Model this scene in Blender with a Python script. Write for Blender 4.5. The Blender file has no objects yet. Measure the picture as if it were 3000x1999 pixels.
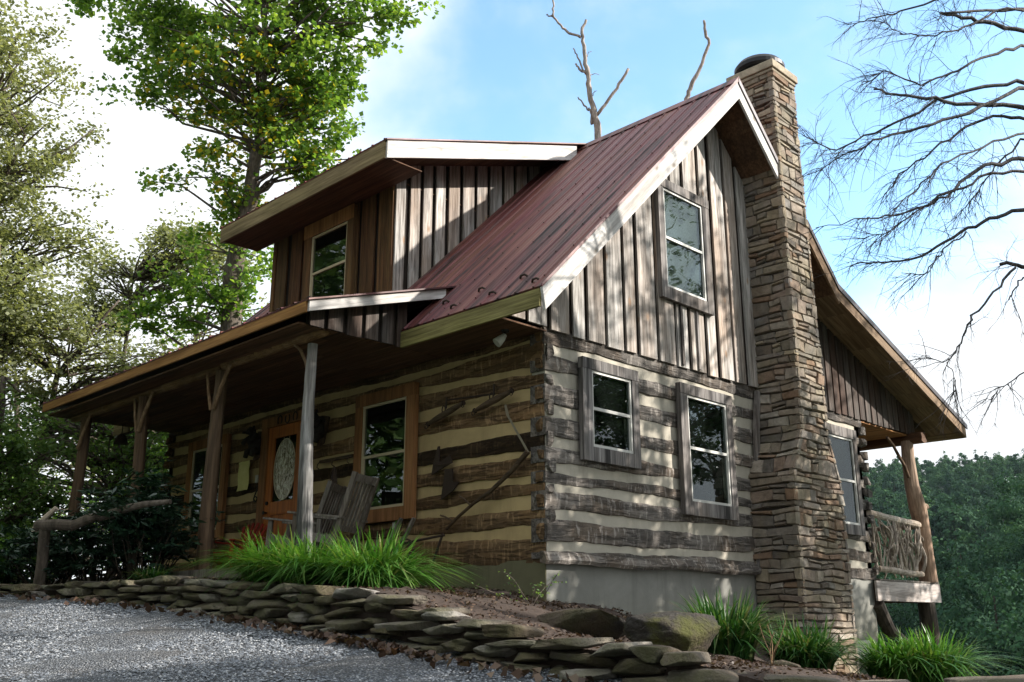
import bpy, math, random
import numpy as np
from mathutils import Vector
D = bpy.data
SC = bpy.context.scene
COL = SC.collection
rs = np.random.RandomState(7)
random.seed(7)
TAU = math.tau

# ------------------------------------------------------------------ camera
YAW, PITCH, ROLL, FPX = 0.7826, 0.2792, -0.0016, 2851.19
CAM = np.array([7.7866, -8.3957, -0.6753])
_fw = np.array([-math.sin(YAW)*math.cos(PITCH), math.cos(YAW)*math.cos(PITCH), math.sin(PITCH)])
_r = np.array([math.cos(YAW), math.sin(YAW), 0.0]); _u = np.cross(_r, _fw)
_cr, _sr = math.cos(ROLL), math.sin(ROLL)
RGT = _r*_cr+_u*_sr; UPV = -_r*_sr+_u*_cr
cam = D.cameras.new('camera'); cam.sensor_width = 36; cam.lens = FPX/3000*36
cam.clip_start = 0.05; cam.clip_end = 8000
co = D.objects.new('camera', cam); COL.objects.link(co)
from mathutils import Matrix
co.matrix_world = Matrix(((RGT[0], UPV[0], -_fw[0], CAM[0]), (RGT[1], UPV[1], -_fw[1], CAM[1]), (RGT[2], UPV[2], -_fw[2], CAM[2]), (0, 0, 0, 1)))
SC.camera = co
def spot(px, py, d):
    """survey helper: the place seen d metres out along a bearing of the 3000 x 1999 photograph"""
    return CAM + d*(_fw + RGT*(px-1500)/FPX - UPV*(py-999.5)/FPX)

# ------------------------------------------------------------------ sky, sun, exposure
SUN = Vector((1.0, 0.81, 0.65)).normalized()
SC.view_settings.view_transform = 'Standard'; SC.view_settings.look = 'None'
SC.view_settings.gamma = 1; SC.view_settings.exposure = 0.95
w = D.worlds.new('World'); SC.world = w; w.use_nodes = True
nt = w.node_tree; nt.nodes.clear()
def nd(t, kind, **kw):
    n = t.nodes.new(kind)
    for k, v in kw.items():
        if k.startswith('i_'):
            key = k[2:]
            key = int(key) if key.isdigit() else key.replace('_', ' ')
            n.inputs[key].default_value = v
        else: setattr(n, k, v)
    return n
sky = nd(nt, 'ShaderNodeTexSky', sky_type='NISHITA', sun_disc=False, sun_elevation=math.radians(26.8),
         sun_rotation=math.atan2(1.0, 0.81), air_density=1.0, dust_density=0.6, ozone_density=2.5)
tc = nd(nt, 'ShaderNodeTexCoord')
mp = nd(nt, 'ShaderNodeMapping'); mp.inputs['Scale'].default_value = (1, 1, 1.7)
nz = nd(nt, 'ShaderNodeTexNoise', i_Scale=2.6, i_Detail=9.0, i_Roughness=0.55, i_Distortion=0.25)
nt.links.new(tc.outputs['Generated'], mp.inputs[0]); nt.links.new(mp.outputs[0], nz.inputs['Vector'])
BL = Vector((-0.40, 0.72, 0.56)).normalized()
dp = nd(nt, 'ShaderNodeVectorMath', operation='DOT_PRODUCT'); dp.inputs[1].default_value = BL
nt.links.new(tc.outputs['Generated'], dp.inputs[0])
blue = nd(nt, 'ShaderNodeMapRange', interpolation_type='SMOOTHSTEP'); blue.inputs[1].default_value = 0.91; blue.inputs[2].default_value = 0.985
nt.links.new(dp.outputs['Value'], blue.inputs[0])
# cloud amount = noise*k + bias - blue
m1 = nd(nt, 'ShaderNodeMath', operation='MULTIPLY_ADD'); m1.inputs[1].default_value = 2.9; m1.inputs[2].default_value = -0.54
nt.links.new(nz.outputs['Fac'], m1.inputs[0])
m2 = nd(nt, 'ShaderNodeMath', operation='MULTIPLY_ADD'); m2.inputs[1].default_value = -1.05
nt.links.new(blue.outputs[0], m2.inputs[0]); nt.links.new(m1.outputs[0], m2.inputs[2])
cl = nd(nt, 'ShaderNodeMapRange', interpolation_type='SMOOTHSTEP'); cl.inputs[1].default_value = -0.1; cl.inputs[2].default_value = 0.85
nt.links.new(m2.outputs[0], cl.inputs[0])
mx = nd(nt, 'ShaderNodeMix', data_type='RGBA'); mx.inputs['B'].default_value = (6.3, 6.5, 6.7, 1)
nt.links.new(cl.outputs[0], mx.inputs['Factor'])
gm = nd(nt, 'ShaderNodeMix', data_type='RGBA', blend_type='MULTIPLY'); gm.inputs['Factor'].default_value = 1
gm.inputs['B'].default_value = (2.3, 2.5, 2.3, 1)
nt.links.new(sky.outputs[0], gm.inputs['A']); nt.links.new(gm.outputs['Result'], mx.inputs['A'])
bg = nd(nt, 'ShaderNodeBackground'); bg.inputs['Strength'].default_value = 0.10
wo = nd(nt, 'ShaderNodeOutputWorld')
nt.links.new(mx.outputs['Result'], bg.inputs['Color']); nt.links.new(bg.outputs[0], wo.inputs[0])
sl = D.lights.new('sun', 'SUN'); sl.energy = 5.0; sl.angle = math.radians(0.55); sl.color = (1.0, 0.93, 0.84)
so = D.objects.new('sun', sl); COL.objects.link(so); so.rotation_euler = SUN.to_track_quat('Z', 'Y').to_euler()
SC.cycles.max_bounces = 6; SC.cycles.diffuse_bounces = 3; SC.cycles.glossy_bounces = 3
SC.cycles.transmission_bounces = 4; SC.cycles.transparent_max_bounces = 8
SC.cycles.use_denoising = True; SC.cycles.sample_clamp_indirect = 6

# ------------------------------------------------------------------ mesh helpers
class MB:
    def __init__(s): s.v = []; s.f = []; s.r = []; s.n = 0
    def add(s, v, f, r=None):
        v = np.asarray(v, float).reshape(-1, 3)
        if r is None: r = rs.rand()
        for q in f: s.f.append(tuple(int(i)+s.n for i in q)); s.r.append(r)
        s.v.append(v); s.n += len(v)
    def box(s, x0, x1, y0, y1, z0, z1, r=None):
        s.add([(x, y, z) for x in (x0, x1) for y in (y0, y1) for z in (z0, z1)],
              [(0, 1, 3, 2), (4, 6, 7, 5), (0, 4, 5, 1), (2, 3, 7, 6), (0, 2, 6, 4), (1, 5, 7, 3)], r)
    def bar(s, a, b, wd, th, up=(0, 0, 1), r=None):
        """board from a to b, wd across (perpendicular to up), th along up"""
        a = np.asarray(a, float); b = np.asarray(b, float); d = b-a; d = d/np.linalg.norm(d)
        u = np.asarray(up, float); u = u-d*(u@d); u /= np.linalg.norm(u); c = np.cross(d, u)
        s.add([p+c*wd/2*i+u*th/2*j for p in (a, b) for i in (-1, 1) for j in (-1, 1)],
              [(0, 1, 3, 2), (4, 6, 7, 5), (0, 4, 5, 1), (2, 3, 7, 6), (0, 2, 6, 4), (1, 5, 7, 3)], r)
    def prism(s, poly, off, r=None):
        """poly: list of 3-d points, extruded by off"""
        P = np.asarray(poly, float); n = len(P); o = np.asarray(off, float)
        f = [tuple(range(n)), tuple(range(2*n-1, n-1, -1))]
        f += [(i, i+n, (i+1) % n+n, (i+1) % n) for i in range(n)]
        s.add(np.vstack([P, P+o]), f, r)
    def tube(s, pts, rad, seg=8, wob=0.0, r=None, cap=True):
        P = np.asarray(pts, float); n = len(P); rad = np.broadcast_to(np.asarray(rad, float), (n,))
        T = np.gradient(P, axis=0); T /= np.linalg.norm(T, axis=1)[:, None]+1e-9
        ref = np.array([0, 0, 1.0]) if abs(T[0][2]) < .9 else np.array([1.0, 0, 0])
        V = []
        for i in range(n):
            a = np.cross(ref, T[i]); a /= np.linalg.norm(a)+1e-9; b = np.cross(T[i], a)
            ref = b if i >= 0 else ref
            ref = np.cross(T[i], a)
            for k in range(seg):
                t = TAU*k/seg; q = rad[i]*(1+wob*(rs.rand()-.5))
                V.append(P[i]+q*(math.cos(t)*a+math.sin(t)*b))
            ref = b
        F = [(i*seg+k, i*seg+(k+1) % seg, (i+1)*seg+(k+1) % seg, (i+1)*seg+k) for i in range(n-1) for k in range(seg)]
        if cap: F += [tuple(range(seg-1, -1, -1)), tuple(range((n-1)*seg, n*seg))]
        s.add(V, F, r)
    def lathe(s, prof, c=(0, 0, 0), seg=20, r=None):
        c = np.asarray(c, float); n = len(prof)
        V = [c+(q*math.cos(TAU*k/seg), q*math.sin(TAU*k/seg), z) for q, z in prof for k in range(seg)]
        F = [(i*seg+k, i*seg+(k+1) % seg, (i+1)*seg+(k+1) % seg, (i+1)*seg+k) for i in range(n-1) for k in range(seg)]
        F += [tuple(range(seg-1, -1, -1)), tuple(range((n-1)*seg, n*seg))]
        s.add(V, F, r)
    def build(s, name, mat, parent=None, smooth=False, loc=None):
        return link_mesh(name, np.vstack(s.v) if s.v else np.zeros((0, 3)), s.f, s.r, mat, parent, smooth, loc)
def link_mesh(name, V, F, R, mat, parent=None, smooth=False, loc=None):
    me = D.meshes.new(name)
    if isinstance(F, np.ndarray):
        nf, k = F.shape
        me.vertices.add(len(V)); me.vertices.foreach_set('co', V.astype(np.float32).ravel())
        me.loops.add(nf*k); me.loops.foreach_set('vertex_index', F.astype(np.int32).ravel())
        me.polygons.add(nf); me.polygons.foreach_set('loop_start', np.arange(0, nf*k, k, dtype=np.int32))
        me.update(calc_edges=True)
    else:
        me.from_pydata(V.tolist(), [], F)
    at = me.attributes.new('rnd', 'FLOAT', 'FACE')
    at.data.foreach_set('value', np.asarray(R, np.float32))
    if smooth: me.polygons.foreach_set('use_smooth', np.ones(len(me.polygons), bool))
    me.materials.append(mat); me.update()
    o = D.objects.new(name, me); COL.objects.link(o)
    if parent is not None: o.parent = parent
    if loc is not None: o.location = loc
    return o
def thing(name, label, cat, loc=(0, 0, 0), rz=0, group=None):
    o = D.objects.new(name, None); COL.objects.link(o); o.empty_display_size = .1
    o.location = loc; o.rotation_euler = (0, 0, rz); return tag(o, label, cat, group)
def tag(o, label, cat, group=None):
    o['label'] = label; o['category'] = cat
    if group: o['group'] = group
    return o
def struct(o, kind='structure'): o['kind'] = kind; return o

# ------------------------------------------------------------------ materials
def new_mat(name):
    m = D.materials.new(name); m.use_nodes = True; t = m.node_tree
    b = t.nodes['Principled BSDF']; return m, t, b
def ramp(t, fac, stops):
    r = nd(t, 'ShaderNodeValToRGB'); e = r.color_ramp.elements
    e[0].position, e[0].color = stops[0][0], (*stops[0][1], 1); e[1].position, e[1].color = stops[-1][0], (*stops[-1][1], 1)
    for p, c in stops[1:-1]:
        q = e.new(p); q.color = (*c, 1)
    t.links.new(fac, r.inputs[0]); return r.outputs[0]
def mixc(t, fac, a, b, mode='MIX'):
    m = nd(t, 'ShaderNodeMix', data_type='RGBA', blend_type=mode)
    for k, v in (('Factor', fac), ('A', a), ('B', b)):
        if isinstance(v, (int, float)): m.inputs[k].default_value = v
        elif isinstance(v, tuple): m.inputs[k].default_value = (*v, 1)
        else: t.links.new(v, m.inputs[k])
    return m.outputs['Result']
def coords(t, scale=(1, 1, 1), rot=(0, 0, 0), rnd=9.0):
    c = nd(t, 'ShaderNodeTexCoord'); a = nd(t, 'ShaderNodeAttribute', attribute_name='rnd')
    m = nd(t, 'ShaderNodeMapping'); m.inputs['Rotation'].default_value = rot; m.vector_type = 'POINT'
    t.links.new(c.outputs['Object'], m.inputs[0])
    s = nd(t, 'ShaderNodeVectorMath', operation='MULTIPLY'); s.inputs[1].default_value = scale
    t.links.new(m.outputs[0], s.inputs[0])
    k = nd(t, 'ShaderNodeVectorMath', operation='SCALE'); k.inputs['Scale'].default_value = rnd
    cx = nd(t, 'ShaderNodeCombineXYZ')
    for i in range(3): t.links.new(a.outputs['Fac'], cx.inputs[i])
    t.links.new(cx.outputs[0], k.inputs[0])
    ad = nd(t, 'ShaderNodeVectorMath', operation='ADD'); t.links.new(s.outputs[0], ad.inputs[0]); t.links.new(k.outputs[0], ad.inputs[1])
    return ad.outputs[0], a.outputs['Fac'], c.outputs['Object']
def noise(t, vec, scale, detail=6, rough=.6, dist=0):
    n = nd(t, 'ShaderNodeTexNoise', i_Scale=scale, i_Detail=float(detail), i_Roughness=rough, i_Distortion=dist)
    t.links.new(vec, n.inputs['Vector']); return n.outputs['Fac']
def bump(t, b, h, strength=.4, dist=.01):
    n = nd(t, 'ShaderNodeBump'); n.inputs['Strength'].default_value = strength; n.inputs['Distance'].default_value = dist
    t.links.new(h, n.inputs['Height']); t.links.new(n.outputs[0], b.inputs['Normal'])
def maprange(t, v, a, b, c=0., d=1.):
    m = nd(t, 'ShaderNodeMapRange'); m.inputs[1].default_value = a; m.inputs[2].default_value = b
    m.inputs[3].default_value = c; m.inputs[4].default_value = d; t.links.new(v, m.inputs[0]); return m.outputs[0]
def wood(name, grain='z', dark=(.10, .085, .075), light=(.36, .33, .30), warm=(.26, .13, .06), wamt=.5, rot=(0, 0, 0),
         fine=34, stretch=22, knots=0.0, rough=.78, vary=.5, bmp=.5, streak=.0, patch=1.1, gmin=.55):
    m, t, b = new_mat(name)
    sc = [1, 1, 1]; sc['xyz'.index(grain)] = 1/stretch
    v, rn, ob = coords(t, tuple(sc), rot)
    f = noise(t, v, fine, 8, .65, .3); g = noise(t, v, fine*.28, 5, .6)
    col = ramp(t, f, [(.30, dark), (.52, tuple((a+c)/2 for a, c in zip(dark, light))), (.72, light)])
    sc2 = [1, 1, 1]; sc2['xyz'.index(grain)] = .32
    v2, _, _ = coords(t, tuple(sc2), rot, 5.0)
    p = maprange(t, noise(t, v2, patch, 4, .6), .42, .66)
    pw = nd(t, 'ShaderNodeMath', operation='MULTIPLY'); pw.inputs[1].default_value = wamt; t.links.new(p, pw.inputs[0])
    wc = ramp(t, f, [(.3, tuple(c*.45 for c in warm)), (.7, warm)])
    col = mixc(t, pw.outputs[0], col, wc)
    col = mixc(t, 1.0, col, ramp(t, g, [(.35, (gmin, gmin*.97, gmin*.94)), (.6, (1, 1, 1))]), 'MULTIPLY')
    col = mixc(t, 1.0, col, ramp(t, rn, [(0, (1-vary,)*3), (1, (1, 1, 1))]), 'MULTIPLY')
    if streak:
        v3, _, _ = coords(t, tuple(sc), rot, 2.0)
        q = maprange(t, noise(t, v3, 6, 4, .7), .5, .62)
        col = mixc(t, q, col, tuple(c*.35 for c in dark))
    h = f
    if knots:
        vk, _, _ = coords(t, tuple(1 if a == 1 else .55 for a in sc), rot, 3.0)
        vo = nd(t, 'ShaderNodeTexVoronoi', i_Scale=3.4); t.links.new(vk, vo.inputs['Vector'])
        kk = maprange(t, vo.outputs['Distance'], .06, .15, knots, 0)
        col = mixc(t, kk, col, tuple(c*.5 for c in warm))
    t.links.new(col, b.inputs['Base Color']); b.inputs['Roughness'].default_value = rough
    b.inputs['Specular IOR Level'].default_value = .25
    bump(t, b, h, bmp, .012); return m
def plain(name, c, rough=.6, metal=0., nscale=20, namt=.3, bmp=.1, spec=.4, c2=None):
    m, t, b = new_mat(name); v, rn, ob = coords(t)
    f = noise(t, v, nscale, 6, .6)
    t.links.new(mixc(t, f, tuple(x*(1-namt) for x in c), c2 or tuple(min(1, x*(1+namt)) for x in c)), b.inputs['Base Color'])
    b.inputs['Roughness'].default_value = rough; b.inputs['Metallic'].default_value = metal; b.inputs['Specular IOR Level'].default_value = spec
    if bmp: bump(t, b, f, bmp, .01)
    return m
def leafmat(name, cols, trans=.35, yellow=None, rough=.45, spec=.35):
    m, t, b = new_mat(name); v, rn, ob = coords(t)
    col = ramp(t, rn, [(i/(len(cols)-1), c) for i, c in enumerate(cols)])
    cl_ = noise(t, ob, .35, 3, .6)
    col = mixc(t, maprange(t, cl_, .35, .65, 0, .5), col, cols[0])
    if yellow:
        yb, zc, zr, col2 = yellow
        va = nd(t, 'ShaderNodeVectorMath', operation='DISTANCE'); va.inputs[1].default_value = zc; t.links.new(ob, va.inputs[0])
        k = maprange(t, va.outputs['Value'], zr*.3, zr, yb, 0)
        gt = nd(t, 'ShaderNodeMath', operation='GREATER_THAN')
        rr = nd(t, 'ShaderNodeMath', operation='FRACT'); r7 = nd(t, 'ShaderNodeMath', operation='MULTIPLY'); r7.inputs[1].default_value = 37.7
        t.links.new(rn, r7.inputs[0]); t.links.new(r7.outputs[0], rr.inputs[0])
        t.links.new(k, gt.inputs[0]); t.links.new(rr.outputs[0], gt.inputs[1])
        col = mixc(t, gt.outputs[0], col, col2)
    t.links.new(col, b.inputs['Base Color']); b.inputs['Roughness'].default_value = rough; b.inputs['Specular IOR Level'].default_value = spec
    tr = nd(t, 'ShaderNodeBsdfTranslucent'); t.links.new(mixc(t, 1.0, col, (1.0, 1.0, .45), 'MULTIPLY'), tr.inputs[0])
    ms = nd(t, 'ShaderNodeMixShader'); ms.inputs[0].default_value = trans
    t.links.new(b.outputs[0], ms.inputs[1]); t.links.new(tr.outputs[0], ms.inputs[2])
    t.links.new(ms.outputs[0], t.nodes['Material Output'].inputs[0]); return m

GREY_D, GREY_L = (.075, .072, .072), (.44, .42, .40)
M = {}
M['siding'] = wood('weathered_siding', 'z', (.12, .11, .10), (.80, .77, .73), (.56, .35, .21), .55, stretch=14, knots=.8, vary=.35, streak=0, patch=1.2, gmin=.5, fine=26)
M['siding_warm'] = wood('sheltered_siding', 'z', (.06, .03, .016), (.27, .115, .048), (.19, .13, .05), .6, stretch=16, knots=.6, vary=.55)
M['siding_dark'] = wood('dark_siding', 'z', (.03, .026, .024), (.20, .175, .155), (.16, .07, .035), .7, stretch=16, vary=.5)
M['backing'] = wood('backing_board', 'z', (.02, .015, .012), (.06, .045, .035), (.05, .025, .012), .5)
A45 = math.radians(45)
M['rake45'] = wood('pale_rake_board', 'y', (.40, .39, .38), (.88, .87, .85), (.42, .36, .30), .4, gmin=.62, rot=(-A45, 0, 0), knots=.95, vary=.08, stretch=14, bmp=.3)
M['rake45r'] = wood('pale_rake_board_rear', 'y', (.40, .39, .38), (.88, .87, .85), (.42, .36, .30), .4, gmin=.62, rot=(A45, 0, 0), knots=.95, vary=.08, stretch=14, bmp=.3)
M['rake'] = wood('pale_shed_rake', 'y', (.40, .39, .38), (.88, .87, .85), (.42, .36, .30), .4, gmin=.62, rot=(-math.radians(18.9), 0, 0), knots=.95, vary=.05, stretch=14, bmp=.3)
M['fascia_moss'] = wood('mossy_fascia', 'x', (.12, .10, .04), (.44, .40, .16), (.22, .20, .05), .8, knots=.5, vary=.1, streak=0)
M['fascia_tan'] = wood('tan_fascia', 'x', (.16, .11, .05), (.46, .36, .20), (.34, .27, .12), .7, knots=.6, vary=.2)
M['fascia_orange'] = wood('orange_fascia', 'x', (.25, .12, .04), (.55, .30, .11), (.50, .24, .07), .7, knots=.7, vary=.15)
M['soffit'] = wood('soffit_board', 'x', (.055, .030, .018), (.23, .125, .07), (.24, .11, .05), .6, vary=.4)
M['soffit_y'] = wood('rake_soffit_board', 'y', (.05, .03, .018), (.22, .13, .075), (.18, .08, .04), .6, vary=.45)
M['soffit_pale'] = wood('pale_soffit_board', 'y', (.16, .10, .06), (.42, .30, .19), (.36, .22, .12), .5, rot=(math.radians(18.8), 0, 0), vary=.2, knots=.5)
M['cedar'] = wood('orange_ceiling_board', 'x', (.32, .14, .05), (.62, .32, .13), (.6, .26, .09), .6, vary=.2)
M['trim'] = wood('window_trim', 'z', (.20, .09, .035), (.46, .23, .10), (.42, .18, .06), .5, vary=.15, knots=.4)
M['trim_grey'] = wood('grey_window_trim', 'z', (.09, .085, .085), (.42, .40, .39), (.24, .16, .10), .4, vary=.3, streak=1)
M['door'] = wood('orange_door', 'z', (.42, .12, .025), (.66, .22, .05), (.6, .18, .03), .4, vary=.12, rough=.45, bmp=.15)
M['post'] = wood('bark_free_post', 'z', (.06, .04, .026), (.21, .14, .085), (.17, .095, .05), .6, vary=.2, fine=26)
M['post_silver'] = wood('silver_post', 'z', (.10, .10, .10), (.58, .58, .58), (.30, .24, .15), .5, vary=.05, fine=24, bmp=1.0, streak=1, stretch=18)
M['beam'] = wood('porch_beam', 'x', (.12, .07, .03), (.38, .24, .12), (.36, .19, .08), .6, vary=.3, knots=.5)
M['stick'] = wood('peeled_branch', 'z', (.16, .10, .055), (.46, .32, .19), (.34, .2, .1), .5, vary=.3, stretch=6)
M['twig'] = wood('grey_twigs', 'z', (.22, .18, .14), (.78, .70, .60), (.4, .26, .15), .4, vary=.45, stretch=5)
M['pinepost'] = wood('peeled_trunk_post', 'z', (.22, .15, .10), (.55, .42, .32), (.46, .27, .16), .5, vary=.1, knots=.7, stretch=10)
M['bark'] = wood('bark', 'z', (.045, .036, .028), (.24, .20, .165), (.14, .1, .07), .4, vary=.15, stretch=5, bmp=1.0, fine=16)
M['bark_dark'] = wood('dark_bark', 'z', (.02, .016, .012), (.10, .08, .06), (.08, .05, .03), .4, vary=.15, stretch=6, bmp=1.0, fine=22)
M['snag'] = wood('dead_pale_wood', 'z', (.20, .17, .15), (.62, .57, .52), (.34, .25, .2), .4, vary=.2, stretch=6, bmp=.8)
M['rocker'] = wood('weathered_chair_wood', 'z', (.11, .095, .08), (.36, .33, .29), (.24, .16, .1), .4, vary=.3, stretch=10)
M['red'] = wood('red_painted_wood', 'z', (.26, .02, .012), (.55, .06, .035), (.5, .05, .02), .3, vary=.35, rough=.5, bmp=.15)
M['rust'] = plain('rusty_iron', (.045, .030, .022), .75, .3, 30, .5, .4)
M['tool'] = wood('old_tool_wood', 'x', (.06, .04, .025), (.20, .14, .09), (.16, .09, .05), .5, vary=.3)
M['black'] = plain('black_iron', (.014, .013, .013), .55, .2, 40, .3, .1)
M['blackcap'] = plain('black_flue_metal', (.012, .013, .016), .45, .4, 12, .4, .1)
M['sash'] = plain('tan_sash', (.50, .42, .28), .5, 0, 30, .12, .05)
M['sash_white'] = plain('white_sash', (.50, .50, .47), .5, 0, 30, .1, .05)
M['paper'] = plain('yellowed_paper', (.72, .64, .20), .8, 0, 9, .25, .1, c2=(.80, .74, .36))
M['white'] = plain('white_plastic', (.42, .42, .36), .5, 0, 30, .1, 0)
M['concrete'] = plain('grey_stucco', (.215, .205, .175), .92, 0, 1.7, .16, .0)
def mk_stucco(name, c, scale=1.5, moss=None):
    m, t, b = new_mat(name); v, rn, ob = coords(t)
    col = mixc(t, noise(t, ob, scale, 7, .7, .5), tuple(x*.6 for x in c), tuple(min(1, x*1.35) for x in c))
    sv, _, _ = coords(t, (1, 1, .12)); col = mixc(t, maprange(t, noise(t, sv, 3.5, 6, .7), .52, .66, 0, .35), col, tuple(x*.55 for x in c))
    if moss:
        sx = nd(t, 'ShaderNodeSeparateXYZ'); t.links.new(ob, sx.inputs[0])
        h = maprange(t, sx.outputs[2], -.25, -1.1, 0, .8); k = nd(t, 'ShaderNodeMath', operation='MULTIPLY')
        t.links.new(h, k.inputs[0]); t.links.new(noise(t, ob, 4, 5, .7), k.inputs[1]); col = mixc(t, k.outputs[0], col, moss)
    t.links.new(col, b.inputs['Base Color']); b.inputs['Roughness'].default_value = .95; b.inputs['Specular IOR Level'].default_value = .1
    a = nd(t, 'ShaderNodeMath', operation='ADD'); t.links.new(noise(t, ob, 130, 4, .7), a.inputs[0]); t.links.new(noise(t, ob, 7, 4, .6), a.inputs[1])
    bump(t, b, a.outputs[0], .5, .008); return m
M['concrete'] = mk_stucco('grey_stucco', (.245, .245, .225), 1.6, (.13, .12, .06))
M['stucco_front'] = mk_stucco('olive_stained_stucco', (.15, .142, .088), 1.3, (.08, .085, .03))
M['chink'] = mk_stucco('pale_chinking', (.44, .41, .345), 2.2)
M['chink_front'] = mk_stucco('tan_chinking', (.46, .345, .18), 2.2)
def mk_log(name, dark, light, warm, grain):
    m, t, b = new_mat(name); sc = [1, 1, 1]; sc['xyz'.index(grain)] = .09
    v, rn, ob = coords(t, tuple(sc), (0, 0, 0), 7)
    f = noise(t, v, 17, 9, .75, .9); p = noise(t, ob, 1.3, 4, .6)
    s2 = [1, 1, 1]; s2[2] = .22
    v2, _, _ = coords(t, tuple(s2), (0, 0, 0), 3)
    adz = noise(t, v2, 19, 3, .6); chk = maprange(t, noise(t, v, 9, 6, .75, .4), .46, .5, 1, 0)
    col = ramp(t, f, [(.3, dark), (.7, light)])
    col = mixc(t, maprange(t, p, .45, .6, 0, .65), col, ramp(t, f, [(.3, tuple(c*.4 for c in warm)), (.72, warm)]))
    col = mixc(t, maprange(t, adz, .55, .63, 0, .6), col, tuple(c*1.5 for c in light))
    col = mixc(t, maprange(t, chk, 0, 1, 0, .5), col, tuple(c*.4 for c in dark))
    col = mixc(t, 1.0, col, ramp(t, rn, [(0, (.22,)*3), (.12, (.6,)*3), (1, (1.1, 1.1, 1.1))]), 'MULTIPLY')
    t.links.new(col, b.inputs['Base Color']); b.inputs['Roughness'].default_value = .85; b.inputs['Specular IOR Level'].default_value = .2
    a = nd(t, 'ShaderNodeMath', operation='ADD'); t.links.new(f, a.inputs[0]); t.links.new(adz, a.inputs[1])
    a2 = nd(t, 'ShaderNodeMath', operation='SUBTRACT'); t.links.new(a.outputs[0], a2.inputs[0]); t.links.new(chk, a2.inputs[1])
    bump(t, b, a2.outputs[0], .8, .02); return m
M['log_grey'] = mk_log('grey_hewn_log', (.060, .053, .048), (.30, .275, .25), (.21, .155, .11), 'y')
M['log_brown'] = mk_log('brown_hewn_log', (.075, .046, .024), (.32, .205, .11), (.32, .18, .08), 'x')
def mk_stone(name, stops, sc=9, moss=0, bmpd=.012):
    m, t, b = new_mat(name); v, rn, ob = coords(t, (1, 1, 1), (0, 0, 0), 30)
    base = ramp(t, rn, stops); n1 = noise(t, v, sc, 8, .7, .4); n2 = noise(t, v, sc*.25, 4, .6)
    col = mixc(t, 1.0, base, ramp(t, n1, [(.3, (.5, .48, .46)), (.7, (1.25, 1.22, 1.18))]), 'MULTIPLY')
    col = mixc(t, maprange(t, n2, .45, .65, 0, .4), col, (.17, .115, .07))
    if moss: col = mixc(t, maprange(t, noise(t, ob, 1.6, 5, .7), .48, .62, 0, moss), col, (.10, .105, .03))
    t.links.new(col, b.inputs['Base Color']); b.inputs['Roughness'].default_value = .88; b.inputs['Specular IOR Level'].default_value = .25
    a = nd(t, 'ShaderNodeMath', operation='ADD'); t.links.new(n1, a.inputs[0]); t.links.new(noise(t, v, sc*4, 6, .7), a.inputs[1])
    bump(t, b, a.outputs[0], .9, bmpd); return m
M['stone'] = mk_stone('chimney_stone', [(0, (.12, .11, .10)), (.17, (.30, .26, .21)), (.34, (.19, .185, .18)), (.5, (.37, .32, .24)), (.66, (.26, .24, .22)), (.82, (.24, .16, .11)), (1, (.42, .40, .36))], 8, .2)
M['mossrock'] = mk_stone('mossy_boulder', [(0, (.06, .057, .052)), (1, (.10, .095, .09))], 6, .95, .09)
M['mortar'] = plain('dark_mortar', (.05, .042, .034), .95, 0, 20, .3, .3)
M['rock'] = mk_stone('retaining_stone', [(0, (.07, .065, .055)), (.3, (.21, .19, .16)), (.6, (.12, .105, .085)), (.8, (.26, .24, .20)), (1, (.34, .33, .32))], 7, .45, .04)
M['boulder'] = mk_stone('boulder_stone', [(0, (.05, .048, .046)), (1, (.10, .098, .095))], 6, .35, .09)
# metal roof
m, t, b = new_mat('maroon_roof_metal'); v, rn, ob = coords(t, (5.2, .28, .28), (0, 0, 0), 0)
f = noise(t, v, 1.6, 6, .7, .2); f2 = noise(t, v, .7, 4, .6); g_ = noise(t, ob, .6, 3, .5)
col = ramp(t, f, [(.43, (.026, .015, .015)), (.50, (.125, .034, .036)), (.58, (.19, .055, .055))])
col = mixc(t, maprange(t, f2, .47, .60, 0, .65), col, (.20, .085, .055))
col = mixc(t, maprange(t, g_, .45, .65, .0, .6), col, (.13, .034, .042))
t.links.new(col, b.inputs['Base Color']); t.links.new(maprange(t, f, .3, .7, .6, .42), b.inputs['Roughness'])
b.inputs['Specular IOR Level'].default_value = .4; bump(t, b, noise(t, ob, 2.2, 3, .5), .35, .02); M['roof'] = m
M['darkmetal'] = plain('dark_roof_edge', (.055, .05, .055), .4, .5, 6, .4, .1)
# glass pane: reflective dark glazing
m, t, b = new_mat('window_glass'); t.nodes.remove(b)
df = nd(t, 'ShaderNodeBsdfTransparent'); df.inputs[0].default_value = (.55, .6, .58, 1)
gl = nd(t, 'ShaderNodeBsdfGlossy'); gl.inputs['Roughness'].default_value = .012; gl.inputs['Color'].default_value = (.9, .95, 1, 1)
cc = nd(t, 'ShaderNodeTexCoord'); nn = nd(t, 'ShaderNodeTexNoise', i_Scale=1.6, i_Detail=1.0); t.links.new(cc.outputs['Object'], nn.inputs['Vector'])
bb = nd(t, 'ShaderNodeBump'); bb.inputs['Strength'].default_value = .12; bb.inputs['Distance'].default_value = .02
t.links.new(nn.outputs['Fac'], bb.inputs['Height']); t.links.new(bb.outputs[0], gl.inputs['Normal'])
ms = nd(t, 'ShaderNodeMixShader'); ms.inputs[0].default_value = .07; t.links.new(df.outputs[0], ms.inputs[1]); t.links.new(gl.outputs[0], ms.inputs[2])
t.links.new(ms.outputs[0], t.nodes['Material Output'].inputs[0]); M['glass'] = m
M['room_paint'] = plain('unlit_room_paint', (.02, .018, .015), .9, 0, 3, .3, 0)  # near-black paint stands in for the unlit rooms behind the glass
m, t, b = new_mat('window_blind'); v, rn, ob = coords(t)
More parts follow.
